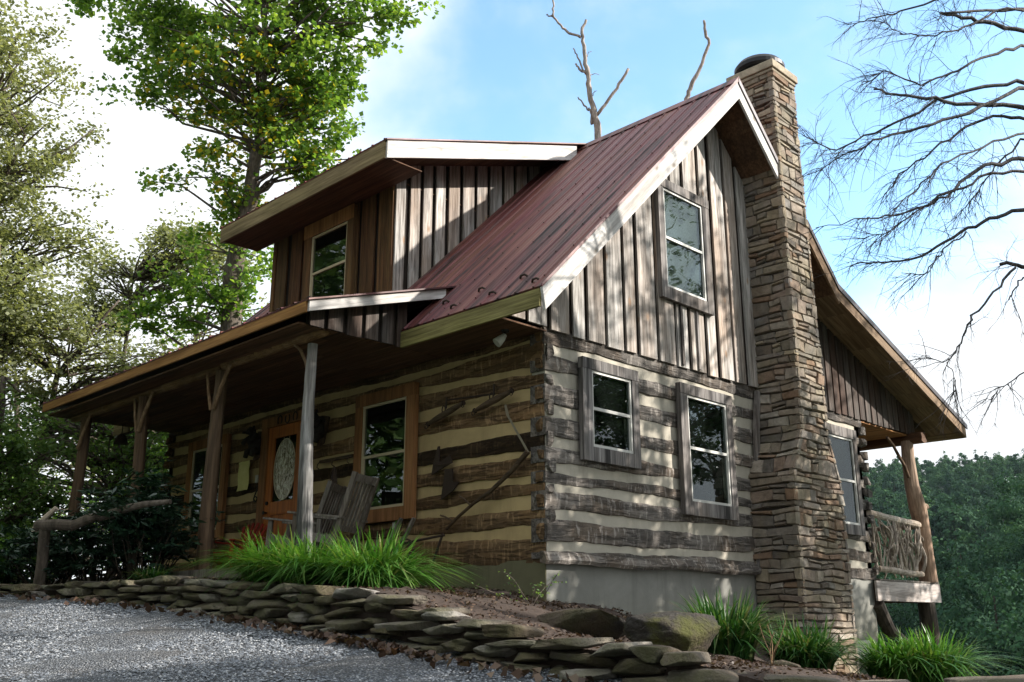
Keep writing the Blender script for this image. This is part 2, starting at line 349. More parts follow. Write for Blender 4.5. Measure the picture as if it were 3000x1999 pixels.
wv = nd(t, 'ShaderNodeTexWave', bands_direction='Z', i_Scale=14.0); t.links.new(ob, wv.inputs[0])
t.links.new(ramp(t, wv.outputs['Fac'], [(.2, (.08, .08, .08)), (.6, (.30, .30, .29))]), b.inputs['Base Color']); M['blind'] = m
m, t, b = new_mat('crackled_glass_painted_glints'); v, rn, ob = coords(t, (1, 1, .5))
f = noise(t, v, 13, 7, .75, 2.2)
t.links.new(ramp(t, f, [(.36, (.06, .045, .03)), (.48, (.42, .36, .29)), (.60, (.92, .88, .82))]), b.inputs['Base Color'])  # textured glass, with silvery sky reflections painted in as pale mottling
b.inputs['Roughness'].default_value = .16; b.inputs['Metallic'].default_value = .65; bump(t, b, f, .8, .02); M['doorglass'] = m
# gravel
def mk_gravel(name, pal, sc):
    m, t, b = new_mat(name); c = nd(t, 'ShaderNodeTexCoord')
    vo = nd(t, 'ShaderNodeTexVoronoi', i_Scale=sc, i_Randomness=1.0); t.links.new(c.outputs['Object'], vo.inputs['Vector'])
    sp = nd(t, 'ShaderNodeSeparateColor'); t.links.new(vo.outputs['Color'], sp.inputs[0])
    col = ramp(t, sp.outputs[0], pal); col = mixc(t, maprange(t, vo.outputs['Distance'], .25, .75, 0, .85), col, (.02, .02, .022))
    n_ = noise(t, c.outputs['Object'], .9, 4, .6); col = mixc(t, maprange(t, n_, .5, .75, 0, .5), col, (.08, .065, .05))
    t.links.new(col, b.inputs['Base Color']); b.inputs['Roughness'].default_value = .8
    iv = maprange(t, vo.outputs['Distance'], 0, .8, 1, 0); bump(t, b, iv, 1.0, .02); return m
GP = [(0, (.085, .098, .118)), (.4, (.15, .168, .195)), (.75, (.215, .235, .265)), (1, (.44, .45, .46))]
M['gravel'] = mk_gravel('blue_grey_gravel', GP, 56)
m, t, b = new_mat('loose_pebble'); v, rn, ob = coords(t)
t.links.new(ramp(t, rn, GP), b.inputs['Base Color']); b.inputs['Roughness'].default_value = .75; M['pebble'] = m
M['mulch'] = plain('leaf_mulch', (.045, .031, .024), .95, 0, 22, .6, 1.0)
M['litter'] = leafmat('dry_leaf', [(.035, .022, .016), (.07, .04, .028), (.10, .055, .035), (.22, .16, .11)], .15)
m, t, b = new_mat('forest_floor'); c = nd(t, 'ShaderNodeTexCoord')
t.links.new(ramp(t, noise(t, c.outputs['Object'], .5, 8, .7), [(.35, (.012, .022, .010)), (.65, (.03, .05, .018))]), b.inputs['Base Color']); b.inputs['Roughness'].default_value = 1
M['terrain'] = m
M['blade'] = leafmat('grass_blade', [(.03, .10, .018), (.05, .17, .025), (.08, .23, .035), (.12, .28, .05), (.10, .25, .04), (.14, .30, .05), (.18, .33, .08), (.30, .32, .13)], .4, rough=.4)
M['blade_dark'] = leafmat('dark_grass_blade', [(.015, .055, .015), (.03, .10, .022), (.05, .15, .03), (.09, .20, .05), (.26, .25, .13)], .35, rough=.4)
M['rhodo'] = leafmat('rhododendron_leaf', [(.012, .034, .02), (.022, .054, .028), (.036, .08, .04)], .12, rough=.3, spec=.5)
M['tulip'] = leafmat('tulip_leaf', [(.07, .155, .035), (.14, .27, .05), (.24, .40, .065), (.38, .50, .12)], .6,
                     yellow=(.26, tuple(spot(700, 380, 27)-np.array([*spot(660, 1500, 27)[:2], -2.6])), 3.4, (.55, .44, .04)))
M['olive'] = leafmat('olive_leaf', [(.18, .21, .11), (.26, .29, .15), (.35, .38, .22), (.46, .48, .31)], .5)
M['mid'] = leafmat('mid_green_leaf', [(.08, .15, .055), (.14, .24, .08), (.20, .33, .11), (.32, .43, .18)], .55)
M['bright'] = leafmat('bright_green_leaf', [(.06, .14, .02), (.11, .22, .03), (.18, .32, .05)], .45)
M['far'] = leafmat('hill_leaf', [(.013, .04, .026), (.024, .068, .038), (.042, .10, .05), (.07, .14, .06)], .22, rough=.8, spec=.12)
def vary_far():
    m = M['far']; t = m.node_tree; b = t.nodes['Principled BSDF']; oi = nd(t, 'ShaderNodeObjectInfo'); src = b.inputs['Base Color'].links[0].from_socket
    col = mixc(t, 1.0, src, ramp(t, oi.outputs['Random'], [(0, (.45, .55, .6)), (.5, (.9, .95, .9)), (1, (1.5, 1.4, 1.0))]), 'MULTIPLY'); t.links.new(col, b.inputs['Base Color'])
vary_far()
M['shade'] = leafmat('shade_tree_leaf', [(.03, .08, .02), (.06, .12, .03)], .3)

# ------------------------------------------------------------------ ground shape
WX = [-14, -9, -6.5, -3.4, -.5, 1, 2.5, 4, 5.0, 5.7]; WY = [-5.8, -4.5, -3.9, -3.2, -3.0, -3.05, -3.1, -2.95, -2.55, -1.9]
TX = [-14, -6.2, -3.9, -2.8, -1.8, -.3, .8, 1.7, 2.5, 3.1, 3.9, 4.4, 5.2, 8]; TZ = [-.2, -.26, -.24, -.23, -.29, -.38, -.44, -.62, -.74, -.82, -.88, -1.0, -1.2, -1.7]
yw = lambda x: np.interp(x, WX, WY)
wtop = lambda x: np.interp(x, TX, TZ)
def gz(x, y): return -.326-.0889*x+.1467*y
def bedz(x, y):
    x = np.asarray(x, float); y = np.asarray(y, float); dy = np.maximum(y-yw(x), 0)
    right = np.where(dy < 12, .0185*dy**2, 2.664+.444*(dy-12))+.55*np.maximum(dy-11.2, 0)
    left = np.clip(-.10*(dy-.6)/1.0, -.0, .0)
    k = np.clip((x+.6)/1.2, 0, 1)
    z = wtop(x)-right*k+left*(1-k)
    z -= np.maximum(x-4.5, 0)*.12+np.maximum(x-10, 0)*.2
    z -= .14*np.clip((x-.6)/1.5, 0, 1)*np.clip(dy/.25, 0, 1)
    z -= (1-k)*.6*np.maximum(y-8.6, 0)
    return z
def terr(x, y):
    x = np.asarray(x, float); y = np.asarray(y, float)
    near = np.where(y < yw(x), gz(x, y)-.05, bedz(x, y)-.03)
    near = near-.35*np.exp(-((y-yw(x))/.7)**2)
    rr = np.hypot(x, y)
    az = np.arctan2(x-CAM[0], y-CAM[1]); rc = np.hypot(x-CAM[0], y-CAM[1])
    hill = np.interp(rc, [0, 40, 60, 90, 150, 260, 420, 640, 800, 4000], [-14, -24, -27, -24, -15, 4, 32, 74, 70, 50])
    # the ridge on the right of the view; lower ground elsewhere
    side = np.clip(1.35-np.abs(az+.30)/.45, 0, 1); side = side*side*(3-2*side)
    hill = hill+20*np.exp(-((az+.25)/.075)**2)*np.exp(-((rc-150)/60)**2)
    flat = np.interp(rc, [0, 50, 150, 600, 4000], [-8, -14, -26, -40, -60])
    lump = 5*np.sin(x*.013+1.3)*np.cos(y*.017)+2.0*np.sin(x*.05)*np.sin(y*.043+1)
    far = flat*(1-side)+hill*side+lump*np.clip((rc-80)/200, 0, 1)
    k = np.clip((rr-14)/20, 0, 1); k = k*k*(3-2*k)
    return near*(1-k)+far*k
rad = np.concatenate([np.linspace(.3, 16, 64), np.geomspace(16.6, 1500, 80)]); ang = np.linspace(0, TAU, 361)[:-1]
RR, AA = np.meshgrid(rad, ang, indexing='ij'); X = RR*np.cos(AA)+.5; Y = RR*np.sin(AA)-2.0; Z = terr(X, Y)
n, k = RR.shape; idx = np.arange(n*k).reshape(n, k); nx = np.roll(idx, -1, 1)
F = np.stack([idx[:-1], nx[:-1], nx[1:], idx[1:]], -1).reshape(-1, 4)[:, ::-1]
struct(link_mesh('terrain', np.stack([X, Y, Z], -1).reshape(-1, 3), F, np.zeros(len(F)), M['terrain'], smooth=True))
def sheet(name, xs, ts, fn, mat):
    XX, TT = np.meshgrid(xs, ts, indexing='ij'); P = fn(XX, TT); n, k = XX.shape
    idx = np.arange(n*k).reshape(n, k); F = np.stack([idx[:-1, :-1], idx[1:, :-1], idx[1:, 1:], idx[:-1, 1:]], -1).reshape(-1, 4)
    return struct(link_mesh(name, P.reshape(-1, 3), F, np.zeros(len(F)), mat, smooth=True))
def fn(x, t):
    y = yw(x)+.12-t; z = gz(x, y)+.012+.02*np.sin(x*1.7+y*2.1)+.012*np.sin(x*5.1-y*3.3)+.004*rs.randn(*x.shape); return np.stack([x, y, z], -1)
sheet('gravel_drive', np.linspace(-13, 11, 300), np.linspace(0, 12, 160), fn, M['gravel'])
def fn(x, t):
    y = yw(x)+.10+t; z = bedz(x, y)-.03*np.exp(-t*6)+.03*np.sin(x*2.3+y)*np.sin(y*3.1)+.012*rs.randn(*x.shape); return np.stack([x, y, z], -1)
sheet('planting_bed', np.linspace(-13, 6.5, 220), np.linspace(0, 9, 110), fn, M['mulch'])
# pebbles lying loose on the drive
def scatter_bits(name, pos, size, mat, shape='peb', flat=.6):
    n = len(pos)
    if shape == 'peb':
        B = np.array([(1, 0, 0), (0, 1, 0), (-1, 0, 0), (0, -1, 0), (.1, .1, .9), (0, 0, -.6)], float)
        T = np.array([(0, 1, 4), (1, 2, 4), (2, 3, 4), (3, 0, 4)])
    V = B[None]*(.6+.8*rs.rand(n, 6, 1))*size[:, None, None]; V[:, :, 2] *= flat
    a = rs.rand(n)*TAU; c, s = np.cos(a)[:, None], np.sin(a)[:, None]
    V = np.stack([V[..., 0]*c-V[..., 1]*s, V[..., 0]*s+V[..., 1]*c, V[..., 2]], -1)+pos[:, None]
    F = (T[None]+np.arange(n)[:, None, None]*6).reshape(-1, 3)
    return struct(link_mesh(name, V.reshape(-1, 3), F, np.repeat(rs.rand(n), len(T)), mat), 'stuff')
n = 95000
x = rs.uniform(-8, 6.5, n); tt = rs.rand(n)**1.3*5.2; y = yw(x)-tt+.05; ok = np.hypot(x-CAM[0], y-CAM[1]) > 3.0; x, y = x[ok], y[ok]
scatter_bits('loose_gravel', np.stack([x, y, gz(x, y)+.018], -1), rs.uniform(.006, .016, len(x)), M['pebble'])
# dead leaves
def leaves(pos, size, up=.5, asp=.55, fold=.25, six=False, along=None, nrm0=None):
    """kite leaves: returns verts, quads"""
    n = len(pos); nrm = rs.randn(n, 3); nrm[:, 2] = np.abs(nrm[:, 2])*(1-up)+up*2.2
    if nrm0 is not None: nrm = nrm0+rs.randn(n, 3)*.24
    nrm /= np.linalg.norm(nrm, axis=1)[:, None]
    a = rs.randn(n, 3) if along is None else along; a = a-nrm*np.sum(a*nrm, 1)[:, None]; a /= np.linalg.norm(a, axis=1)[:, None]+1e-9
    c = np.cross(nrm, a); s = np.asarray(size)[:, None]
    V = np.stack([pos-a*s*.5, pos+c*s*asp*.5+nrm*s*fold*.3-a*s*.08, pos+a*s*.5, pos-c*s*asp*.5+nrm*s*fold*.3-a*s*.08], 1)
    return V.reshape(-1, 3), np.arange(4*n).reshape(n, 4)
n = 17000; x = rs.uniform(-7, 5, n); y = yw(x)+.15+rs.rand(n)**1.0*4.2
V, F = leaves(np.stack([x, y, bedz(x, y)+.012+rs.rand(n)*.02], -1), rs.uniform(.02, .055, n), .6, .6)
struct(link_mesh('leaf_litter', V, F, rs.rand(n), M['litter']), 'stuff')
n = 420; x = np.concatenate([rs.normal(.6, .9, 210), rs.uniform(-6, 4.5, 210)]); y = yw(x)-.24-np.abs(rs.randn(n))*.09
V, F = leaves(np.stack([x, y, gz(x, y)+.04+rs.rand(n)*.03], -1), rs.uniform(.05, .12, n), .2, .7, .6)
struct(link_mesh('fallen_leaves', V, F, rs.rand(n), M['litter']), 'stuff')

# ------------------------------------------------------------------ rocks
def rock_mesh(sx, sy, sz, seed, lev=3, sharp=.55, amp=.16):
    r_ = np.random.RandomState(seed)
    k = 2**lev+1; g = np.linspace(-1, 1, k); V = []; F = []; off = 0
    for ax in range(3):
        for sg in (-1, 1):
            A, B_ = np.meshgrid(g, g, indexing='ij'); P = np.zeros((k, k, 3)); P[..., ax] = sg; P[..., (ax+1) % 3] = A; P[..., (ax+2) % 3] = B_
            idx = np.arange(k*k).reshape(k, k)+off; q = np.stack([idx[:-1, :-1], idx[1:, :-1], idx[1:, 1:], idx[:-1, 1:]], -1).reshape(-1, 4)
            F.append(q if sg > 0 else q[:, ::-1]); V.append(P.reshape(-1, 3)); off += k*k
    P = np.vstack(V); F = np.vstack(F)
    # weld
    key = np.round(P*1000).astype(int); _, first, inv = np.unique(key, axis=0, return_index=True, return_inverse=True); inv = inv.ravel()
    P = P[first]; F = inv[F]
    L = np.linalg.norm(P, axis=1)[:, None]; P = P*(1-sharp)/L+P*sharp*.75
    n_ = np.zeros(len(P))
    for _ in range(7):
        w_ = r_.randn(3)*r_.choice([1.5, 3, 5]); n_ += np.sin(P@w_+r_.rand()*6)/np.linalg.norm(w_)**.7
    P = P*(1+amp*n_[:, None])
    if lev >= 3:
        for _ in range(10):
            w_ = r_.randn(3)*r_.uniform(7, 16); P = P+(np.sin(P@w_+r_.rand()*6)*amp*.075)[:, None]*P
    for _ in range(7):      # chisel flat facets
        d = r_.randn(3); d /= np.linalg.norm(d); h = r_.uniform(.55, .8); e = np.maximum(P@d-h, 0); P = P-e[:, None]*d*.9
    P *= (sx, sy, sz); return P, F
wall = thing('retaining_wall', 'low dry stacked wall of flat mossy fieldstones between gravel and plants', 'stone wall', (0, -3, -.5))
others = MB(); ns = 0
courses = []
x = -13.0
col_x = []
allst = []
for c in range(6):
    x = -13.2+rs.rand()*.4
    while x < 5.6:
        L = (rs.uniform(.18, .42) if rs.rand() < .5 else rs.uniform(.4, .72)); xm = x+L/2
        y0 = float(yw(xm)); b0 = float(gz(xm, y0)); t0 = float(wtop(xm)); H = max(t0-b0, .10)+.05
        nc = max(1, min(6, int(round(H/.082))))
        if c < nc:
            h = H/nc; ztop = b0-.03+h*(c+1); slope = float(yw(xm+.1)-yw(xm-.1))/.2
            top = c == nc-1
            allst.append((xm, y0+(.02*c)+rs.uniform(-.03, .03), ztop-h/2, L/2*1.05, rs.uniform(.16, .26)*(1.15 if top else 1), h/2*rs.uniform(.9, 1.45)*1.08, math.atan(slope)+rs.uniform(-.12, .12), top))
        x += L*.93
allst.sort(key=lambda q: np.hypot(q[0]-CAM[0], q[1]-CAM[1]))
for i, (x, y, z, a, b_, c, rot, top) in enumerate(allst):
    P, F = rock_mesh(a, b_, c, 100+i, 4 if x > .5 else (3 if x > -6 else 2), .8, .085)
    th = rs.uniform(-.13, .13); P = np.stack([P[:, 0], P[:, 1], P[:, 2]+P[:, 0]*math.tan(th)*.6], -1)
    cs, sn = math.cos(rot), math.sin(rot); P = np.stack([P[:, 0]*cs-P[:, 1]*sn, P[:, 0]*sn+P[:, 1]*cs, P[:, 2]], -1)
    if i < 99:
        o = link_mesh('stone', P, F, np.full(len(F), rs.rand()), M['rock'], wall, True, (x, y+3, z+.5))
    else: others.add(P+(x, y+3, z+.5), F.tolist())
xs_ = np.linspace(-13, 5.6, 150); V = []
for x in xs_:
    y0 = float(yw(x)); V += [(x, y0+.02+3, float(gz(x, y0))-.25+.5), (x, y0+.05+3, float(wtop(x))-.05+.5), (x, y0+.45+3, float(bedz(x, y0+.45))-.02+.5)]
core = MB(); core.add(V, [(i*3+j, (i+1)*3+j, (i+1)*3+j+1, i*3+j+1) for i in range(149) for j in range(2)], .5); core.build('soil_core', M['mulch'], wall)
o = others.build('far_stones', M['rock'], wall, True); o['kind'] = 'stuff'
def boulder(name, label, px, py, d, s, rz, seed, mat='boulder'):
    p = spot(px, py, d); P, F = rock_mesh(*s, seed, 4, .6, .12); o = link_mesh(name, P, F, np.full(len(F), rs.rand()), M[mat], None, True, tuple(p))
    o.rotation_euler = (rs.uniform(-.1, .1), rs.uniform(-.1, .1), rz); tag(o, label, 'rock'); return o
boulder('boulder', 'large dark humped rock under the fine twigs in the leaf mulch bed', 1670, 1835, 8.9, (.56, .40, .17), .5, 11)
boulder('boulder', 'big flat topped boulder with yellow moss beside the right grass clump', 1965, 1868, 8.2, (.44, .38, .20), .9, 23, 'mossrock')
boulder('boulder', 'pale flat stone lying at the bottom edge under the right grass', 2150, 1990, 6.9, (.24, .2, .06), .4, 31, 'rock')
boulder('boulder', 'rough pale stone at the foot of the stone chimney', 2300, 1962, 8.6, (.16, .14, .10), .2, 35, 'rock')
# ------------------------------------------------------------------ the cabin
cabin = thing('log_cabin', 'two storey log and board cabin with maroon metal roof, dormer and stone chimney', 'house', (0, 0, 0))
XL = -9.65; W = 8.27; RY, RZ = 3.77, 7.50; EY, EZ = -.78, 2.97; S = (RZ-EZ)/(RY-EY)
KY, KZ = 6.53, 7.50-(6.53-3.77)*S; BY, BZ = 11.5, 3.05; SB = (KZ-BZ)/(BY-KY)
OV = .72; XEND = -10.42
PY, PZ, PM = -2.36, 2.96, -.08; SP = ((RZ-(RY-PM)*S)-PZ)/(PM-PY)
DX0, DX1, DWX0, DWX1, DY, DZ, DWY = -7.10, -2.41, -6.57, -3.16, -.67, 5.98, .08
SD = (RZ-DZ)/(RY-DY)
def roofz(y):
    if y <= RY: return RZ-(RY-y)*S
    if y <= KY: return RZ-(y-RY)*S
    return KZ-(y-KY)*SB
# logs
def log_run(mb, axis, u0, u1, zz, face, thick=.20, seed=0, bulge=.02, r=None):
    """a hewn log along axis; zz(u)->(z0,z1); outer face at face"""
    N = max(6, int((u1-u0)/.09)); us = np.linspace(u0, u1, N); r_ = np.random.RandomState(seed)
    def wob(a):
        q = sum(np.sin(us*w_+r_.rand()*6)*a/w_**.6 for w_ in (1.1, 2.7, 6.3, 13, 27)); return q+r_.randn(N)*a*.12
    wb, wt, wf = wob(.017), wob(.017), wob(.007)
    bulge *= .4; prof = [(0, -thick), (0, -.014), (.04, -.001), (.3, bulge*.8), (.55, bulge), (.8, bulge*.7), (.965, -.001), (1, -.014), (1, -thick)]
    V = []
    for i, u in enumerate(us):
        z0, z1 = zz(u); z0 += wb[i]-.004; z1 += wt[i]+.004
        for t_, d in prof:
            dd = d+(wf[i]+r_.randn()*.0025 if d > -.1 else 0); z = z0+(z1-z0)*t_
            V.append((face+dd, u, z) if axis == 'y' else (u, face-dd, z))
    k = len(prof); F = [(i*k+j, (i+1)*k+j, (i+1)*k+j+1, i*k+j+1) if axis == 'x' else (i*k+j, i*k+j+1, (i+1)*k+j+1, (i+1)*k+j) for i in range(N-1) for j in range(k-1)]
    F += [tuple(range(k)), tuple(range((N-1)*k, N*k))]
    mb.add(V, F, r_.uniform(.2, 1) if r is None else r)
GL = [2.44, 2.24, 2.06, 1.86, 1.69, 1.45, 1.30, 1.14, 1.02, .87, .77, .57, .44, .19, .12]
GR = [2.45, 2.30, 2.14, 1.91, 1.70, 1.55, 1.36, 1.17, 1.03, .94, .82, .64, .48, .29, .15]
# gable rows (bottom,top) at y=.15 and y=4.4
gl = [(.0, .10, .0, .14), (.19, .44, .29, .48), (.57, .77, .64, .82), (.87, 1.02, .94, 1.03), (1.14, 1.30, 1.17, 1.36), (1.45, 1.69, 1.55, 1.70),
      (1.86, 2.06, 1.91, 2.14), (2.24, 2.42, 2.30, 2.45), (2.58, 2.80, 2.64, 2.84)]
mb = MB()
for i, (a, b_, c, d) in enumerate(gl):
    def zz(u, a=a, b_=b_, c=c, d=d):
        k = (u-.15)/4.25; k = min(k, 1.0); return (a+(c-a)*k, b_+(d-b_)*k)
    log_run(mb, 'y', -.03, W+.10-.03*(i % 2), zz, .02, .24, 40+i, .022, [.75, .6, .8, .45, .7, .85, .6, .7, .35][i])
wl = mb.build('log_wall', M['log_grey'], cabin)
mb = MB(); mb.box(-.22, 0.0, .0, W, 0.005, 2.82, .5); mb.build('chinking', M['chink'], wl)
fr = [(-.02, .12, -.02, .08), (.14, .31, .10, .25), (.42, .60, .38, .59), (.75, .89, .75, .88), (1.02, 1.19, .98, 1.21), (1.35, 1.52, 1.28, 1.51),
      (1.72, 1.91, 1.67, 1.92), (2.09, 2.29, 2.05, 2.21), (2.44, 2.56, 2.32, 2.60)]
fr[0] = (-.02, .12, -.02, .09)
mb = MB()
rows_f = [(-.03, .30, -.03, .23), (.42, .60, .38, .59), (.75, .89, .75, .88), (1.02, 1.19, .98, 1.21), (1.35, 1.52, 1.28, 1.51),
          (1.72, 1.91, 1.67, 1.92), (2.09, 2.29, 2.05, 2.21), (2.42, 2.56, 2.33, 2.60)]
for i, (a, b_, c, d) in enumerate(rows_f):
    def zz(u, a=a, b_=b_, c=c, d=d):
        k = min(max((u+2.25)/2.0, 0), 1.05); return (a+(c-a)*k, b_+(d-b_)*k)
    log_run(mb, 'x', XL-.08, -.012, zz, -.02, .22, 70+i, .02, [.5, .55, .3, .5, .0, .8, .45, .85][i])
log_run(mb, 'x', XL-.08, -.02, lambda u: (2.66, 2.80), -.028, .2, 90, .02, .1)
wl = mb.build('log_wall', M['log_brown'], cabin)
mb = MB(); mb.box(XL, -.23, 0.0, .2, .005, 2.79, .5); mb.build('chinking', M['chink_front'], wl)
# corner log ends seen on the gable side
mb = MB()
for i, (a, b_, c, d) in enumerate(rows_f[1:]):
    z0, z1 = c, d; P, F = rock_mesh(.055, .085, (z1-z0)/2*1.05, 300+i, 3, 1.0, .02); mb = MB(); mb.add(P+(.012, .055, (z0+z1)/2), F.tolist(), rs.uniform(.75, 1)); mb.build('log_end', M['log_grey'], cabin)
for i, (a, b_, c, d) in enumerate(gl[1:]):
    P, F = rock_mesh(.075, .05, (b_-a)/2*1.0, 320+i, 3, 1.0, .02); mb = MB(); mb.add(P+(-.06, -.02, (a+b_)/2), F.tolist(), rs.uniform(.2, .7)); mb.build('log_end', M['log_brown'], cabin)
for i in range(12):
    P, F = rock_mesh(.09, .10, .10, 350+i, 2, .9, .06); mb = MB(); mb.add(P+(.04-.03*(i % 2), W+.02+.05*(i % 2), .12+i*.225), F.tolist(), rs.uniform(.2, .6)); mb.build('log_end', M['log_grey'], cabin)
    P, F = rock_mesh(.10, .09, .10, 370+i, 2, .9, .06); mb = MB(); mb.add(P+(XL-.03*(i % 2), -.02, .12+i*.225), F.tolist(), rs.uniform(.2, .6)); mb.build('log_end', M['log_brown'], cabin)
# sill water board
mb = MB(); n_ = 40
us = np.linspace(-.12, 4.55, n_)
for i in range(n_-1):
    pass
V = []
for i, u in enumerate(us):
    w_ = .012*math.sin(u*3.1)+.006*rs.randn()
    z = .01*u/4.5
    for dx, dz in ((.0, .09), (.07, .075), (.11+w_, -.015), (.085+w_, -.06), (.0, -.04)): V.append((dx, u, z+dz+w_))
k = 5; mb.add(V, [(i*k+j, i*k+(j+1) % k, (i+1)*k+(j+1) % k, (i+1)*k+j) for i in range(n_-1) for j in range(k)]+[tuple(range(k)), tuple(range((n_-1)*k, n_*k))], .9)
mb.build('sill_board', M['log_grey'], cabin)
# foundation
mb = MB(); mb.box(-.3, -.012, .0, W+.02, -4.2, .02, .5); mb.box(XL, -.3, W-.2, W, -4.2, .02, .5); mb.box(XL, XL+.2, .0, W, -3, .02, .5); mb.build('foundation', M['concrete'], cabin)
mb = MB(); mb.box(XL, -.014, -.012, .3, -3, .0, .5); mb.build('foundation', M['stucco_front'], cabin)
mb = MB(); mb.box(-.02, .0, 3.72, 3.98, -2.2, -.03, .5)
v_ = MB(); v_.box(-.01, .012, 7.30, 7.86, -1.30, -1.02, .5); v_.box(-.0, .03, 7.26, 7.9, -1.06, -1.01, .3); v_.build('foundation_vent', M['white'], cabin)
# far walls (plain, the back of the house)
mb = MB(); mb.box(XL, XL+.15, 0, W, 0, 2.8); mb.prism([(XL, -.0, 2.8), (XL, W, 2.8), (XL, KY, KZ-.1), (XL, RY, RZ-.12)], (.15, 0, 0)); mb.box(XL, 0, W-.15, W, 0, 3.9); mb.build('rear_wall', M['siding_dark'], cabin)
mb = MB(); mb.box(XL+.2, -.25, .25, W-.2, 2.7, 2.76); mb.build('upper_floor', M['soffit'], cabin)
# board siding
def siding(name, mat, F3, cols, zb, zt, th=.03, back=.0, bmat='backing'):
    mb = MB(); bk = MB()
    for u0, u1 in cols:
        for a, c in [(u0+.012, u1-.012)]:
            j = rs.uniform(-.012, .012); pts = [(a, zb(a)+j), (c, zb(c)+j)]
            k = 4
            for i in range(k+1):
                u = c+(a-c)*i/k; pts.append((u, zt(u)))
            P = [F3(u, back+.001+.004*rs.rand(), z) for u, z in pts]; o3 = np.array(F3(0, th, 0))-np.array(F3(0, 0, 0))
            mb.prism(P, o3)
    u0, u1 = cols[0][0], cols[-1][1]; us_ = np.linspace(u0, u1, 60)
    P = [F3(u, back-.045, zb(u)+.02) for u in us_]+[F3(u, back-.045, zt(u)) for u in us_[::-1]]
    bk.prism(P, np.array(F3(0, .03, 0))-np.array(F3(0, 0, 0)))
    o = mb.build(name, M[mat], cabin); bk.build('backing', M[bmat], o); return o
FX = lambda off: (lambda u, d, z: (off+d, u, z))
FY = lambda off: (lambda u, d, z: (u, off-d, z))
gb = [.04, .40, .45, .70, .75, 1.10, 1.14, 1.49, 1.53, 1.77, 1.83, 2.23, 2.27, 2.67, 2.71, 2.99, 3.05, 3.42, 3.48, 3.72, 3.80, 4.16, 4.20, 4.50, 4.57, 4.86]
cols = [(-.74, -.40), (-.36, -.02)]+[(gb[i], gb[i+1]-.008) for i in range(0, len(gb), 2)]+[(4.9+.34*i, 4.9+.34*i+.29) for i in range(3)]
siding('gable_siding', 'siding', FX(.035), cols, lambda u: (2.74+.012*u if u > 0 else 2.78), lambda u: roofz(u)-.18, .032)
cols = [(5.94+.235*i, 5.94+.235*i+.20) for i in range(20)]
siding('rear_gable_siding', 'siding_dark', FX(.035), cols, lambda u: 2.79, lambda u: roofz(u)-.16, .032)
ch = [.04, .25, .32, .54, .58, .79, .83, 1.06, 1.11, 1.37, 1.41, 1.69, 1.73, 1.99, 2.03, 2.33, 2.37, 2.62, 2.66, 2.95, 2.99, 3.3]
cols = [(ch[i]+.03, ch[i+1]+.02) for i in range(0, len(ch), 2)]
siding('dormer_side_siding', 'siding', FX(DWX1), cols, lambda u: roofz(u)+.0, lambda u: max(DZ+(u-DY)*SD-.16, roofz(u)+.02), .03)
for x_ in (DWX0,):
    mb = MB(); mb.prism([(x_, DWY, roofz(DWY)), (x_, RY-.5, roofz(RY-.5)), (x_, DWY, DZ+.08)], (.04, 0, 0)); mb.build('dormer_side_siding', M['siding_warm'], cabin)
dcol = [(-6.57, -6.45), (-6.42, -6.08), (-5.98, -5.63), (-5.50, -5.2), (-5.15, -4.8), (-4.75, -4.4), (-4.37, -4.03), (-3.97, -3.60), (-3.53, -3.20)]
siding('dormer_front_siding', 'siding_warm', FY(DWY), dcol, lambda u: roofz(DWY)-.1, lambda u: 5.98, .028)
mb = MB(); mb.box(-3.21, -3.165, DWY-.034, DWY+.02, roofz(DWY)-.1, 5.98, .7); mb.box(-6.6, -3.2, DWY-.05, DWY-.03, 5.80, 5.92, .5); mb.build('dormer_corner_trim', M['siding_warm'], cabin)
mb = MB(); mb.box(DWX0, DWX1, DWY-.6, 3.3, 5.84, 5.86); mb.build('dormer_ceiling', M['soffit'], cabin)
# porch side infill
cols = [(-2.2, -1.98), (-1.94, -1.70), (-1.66, -1.42), (-1.38, -1.16), (-1.12, -.92), (-.88, -.70)]
siding('porch_side_siding', 'siding_dark', FX(-1.83), cols, lambda u: 2.73, lambda u: PZ+(u-PY)*SP-.06, .028)

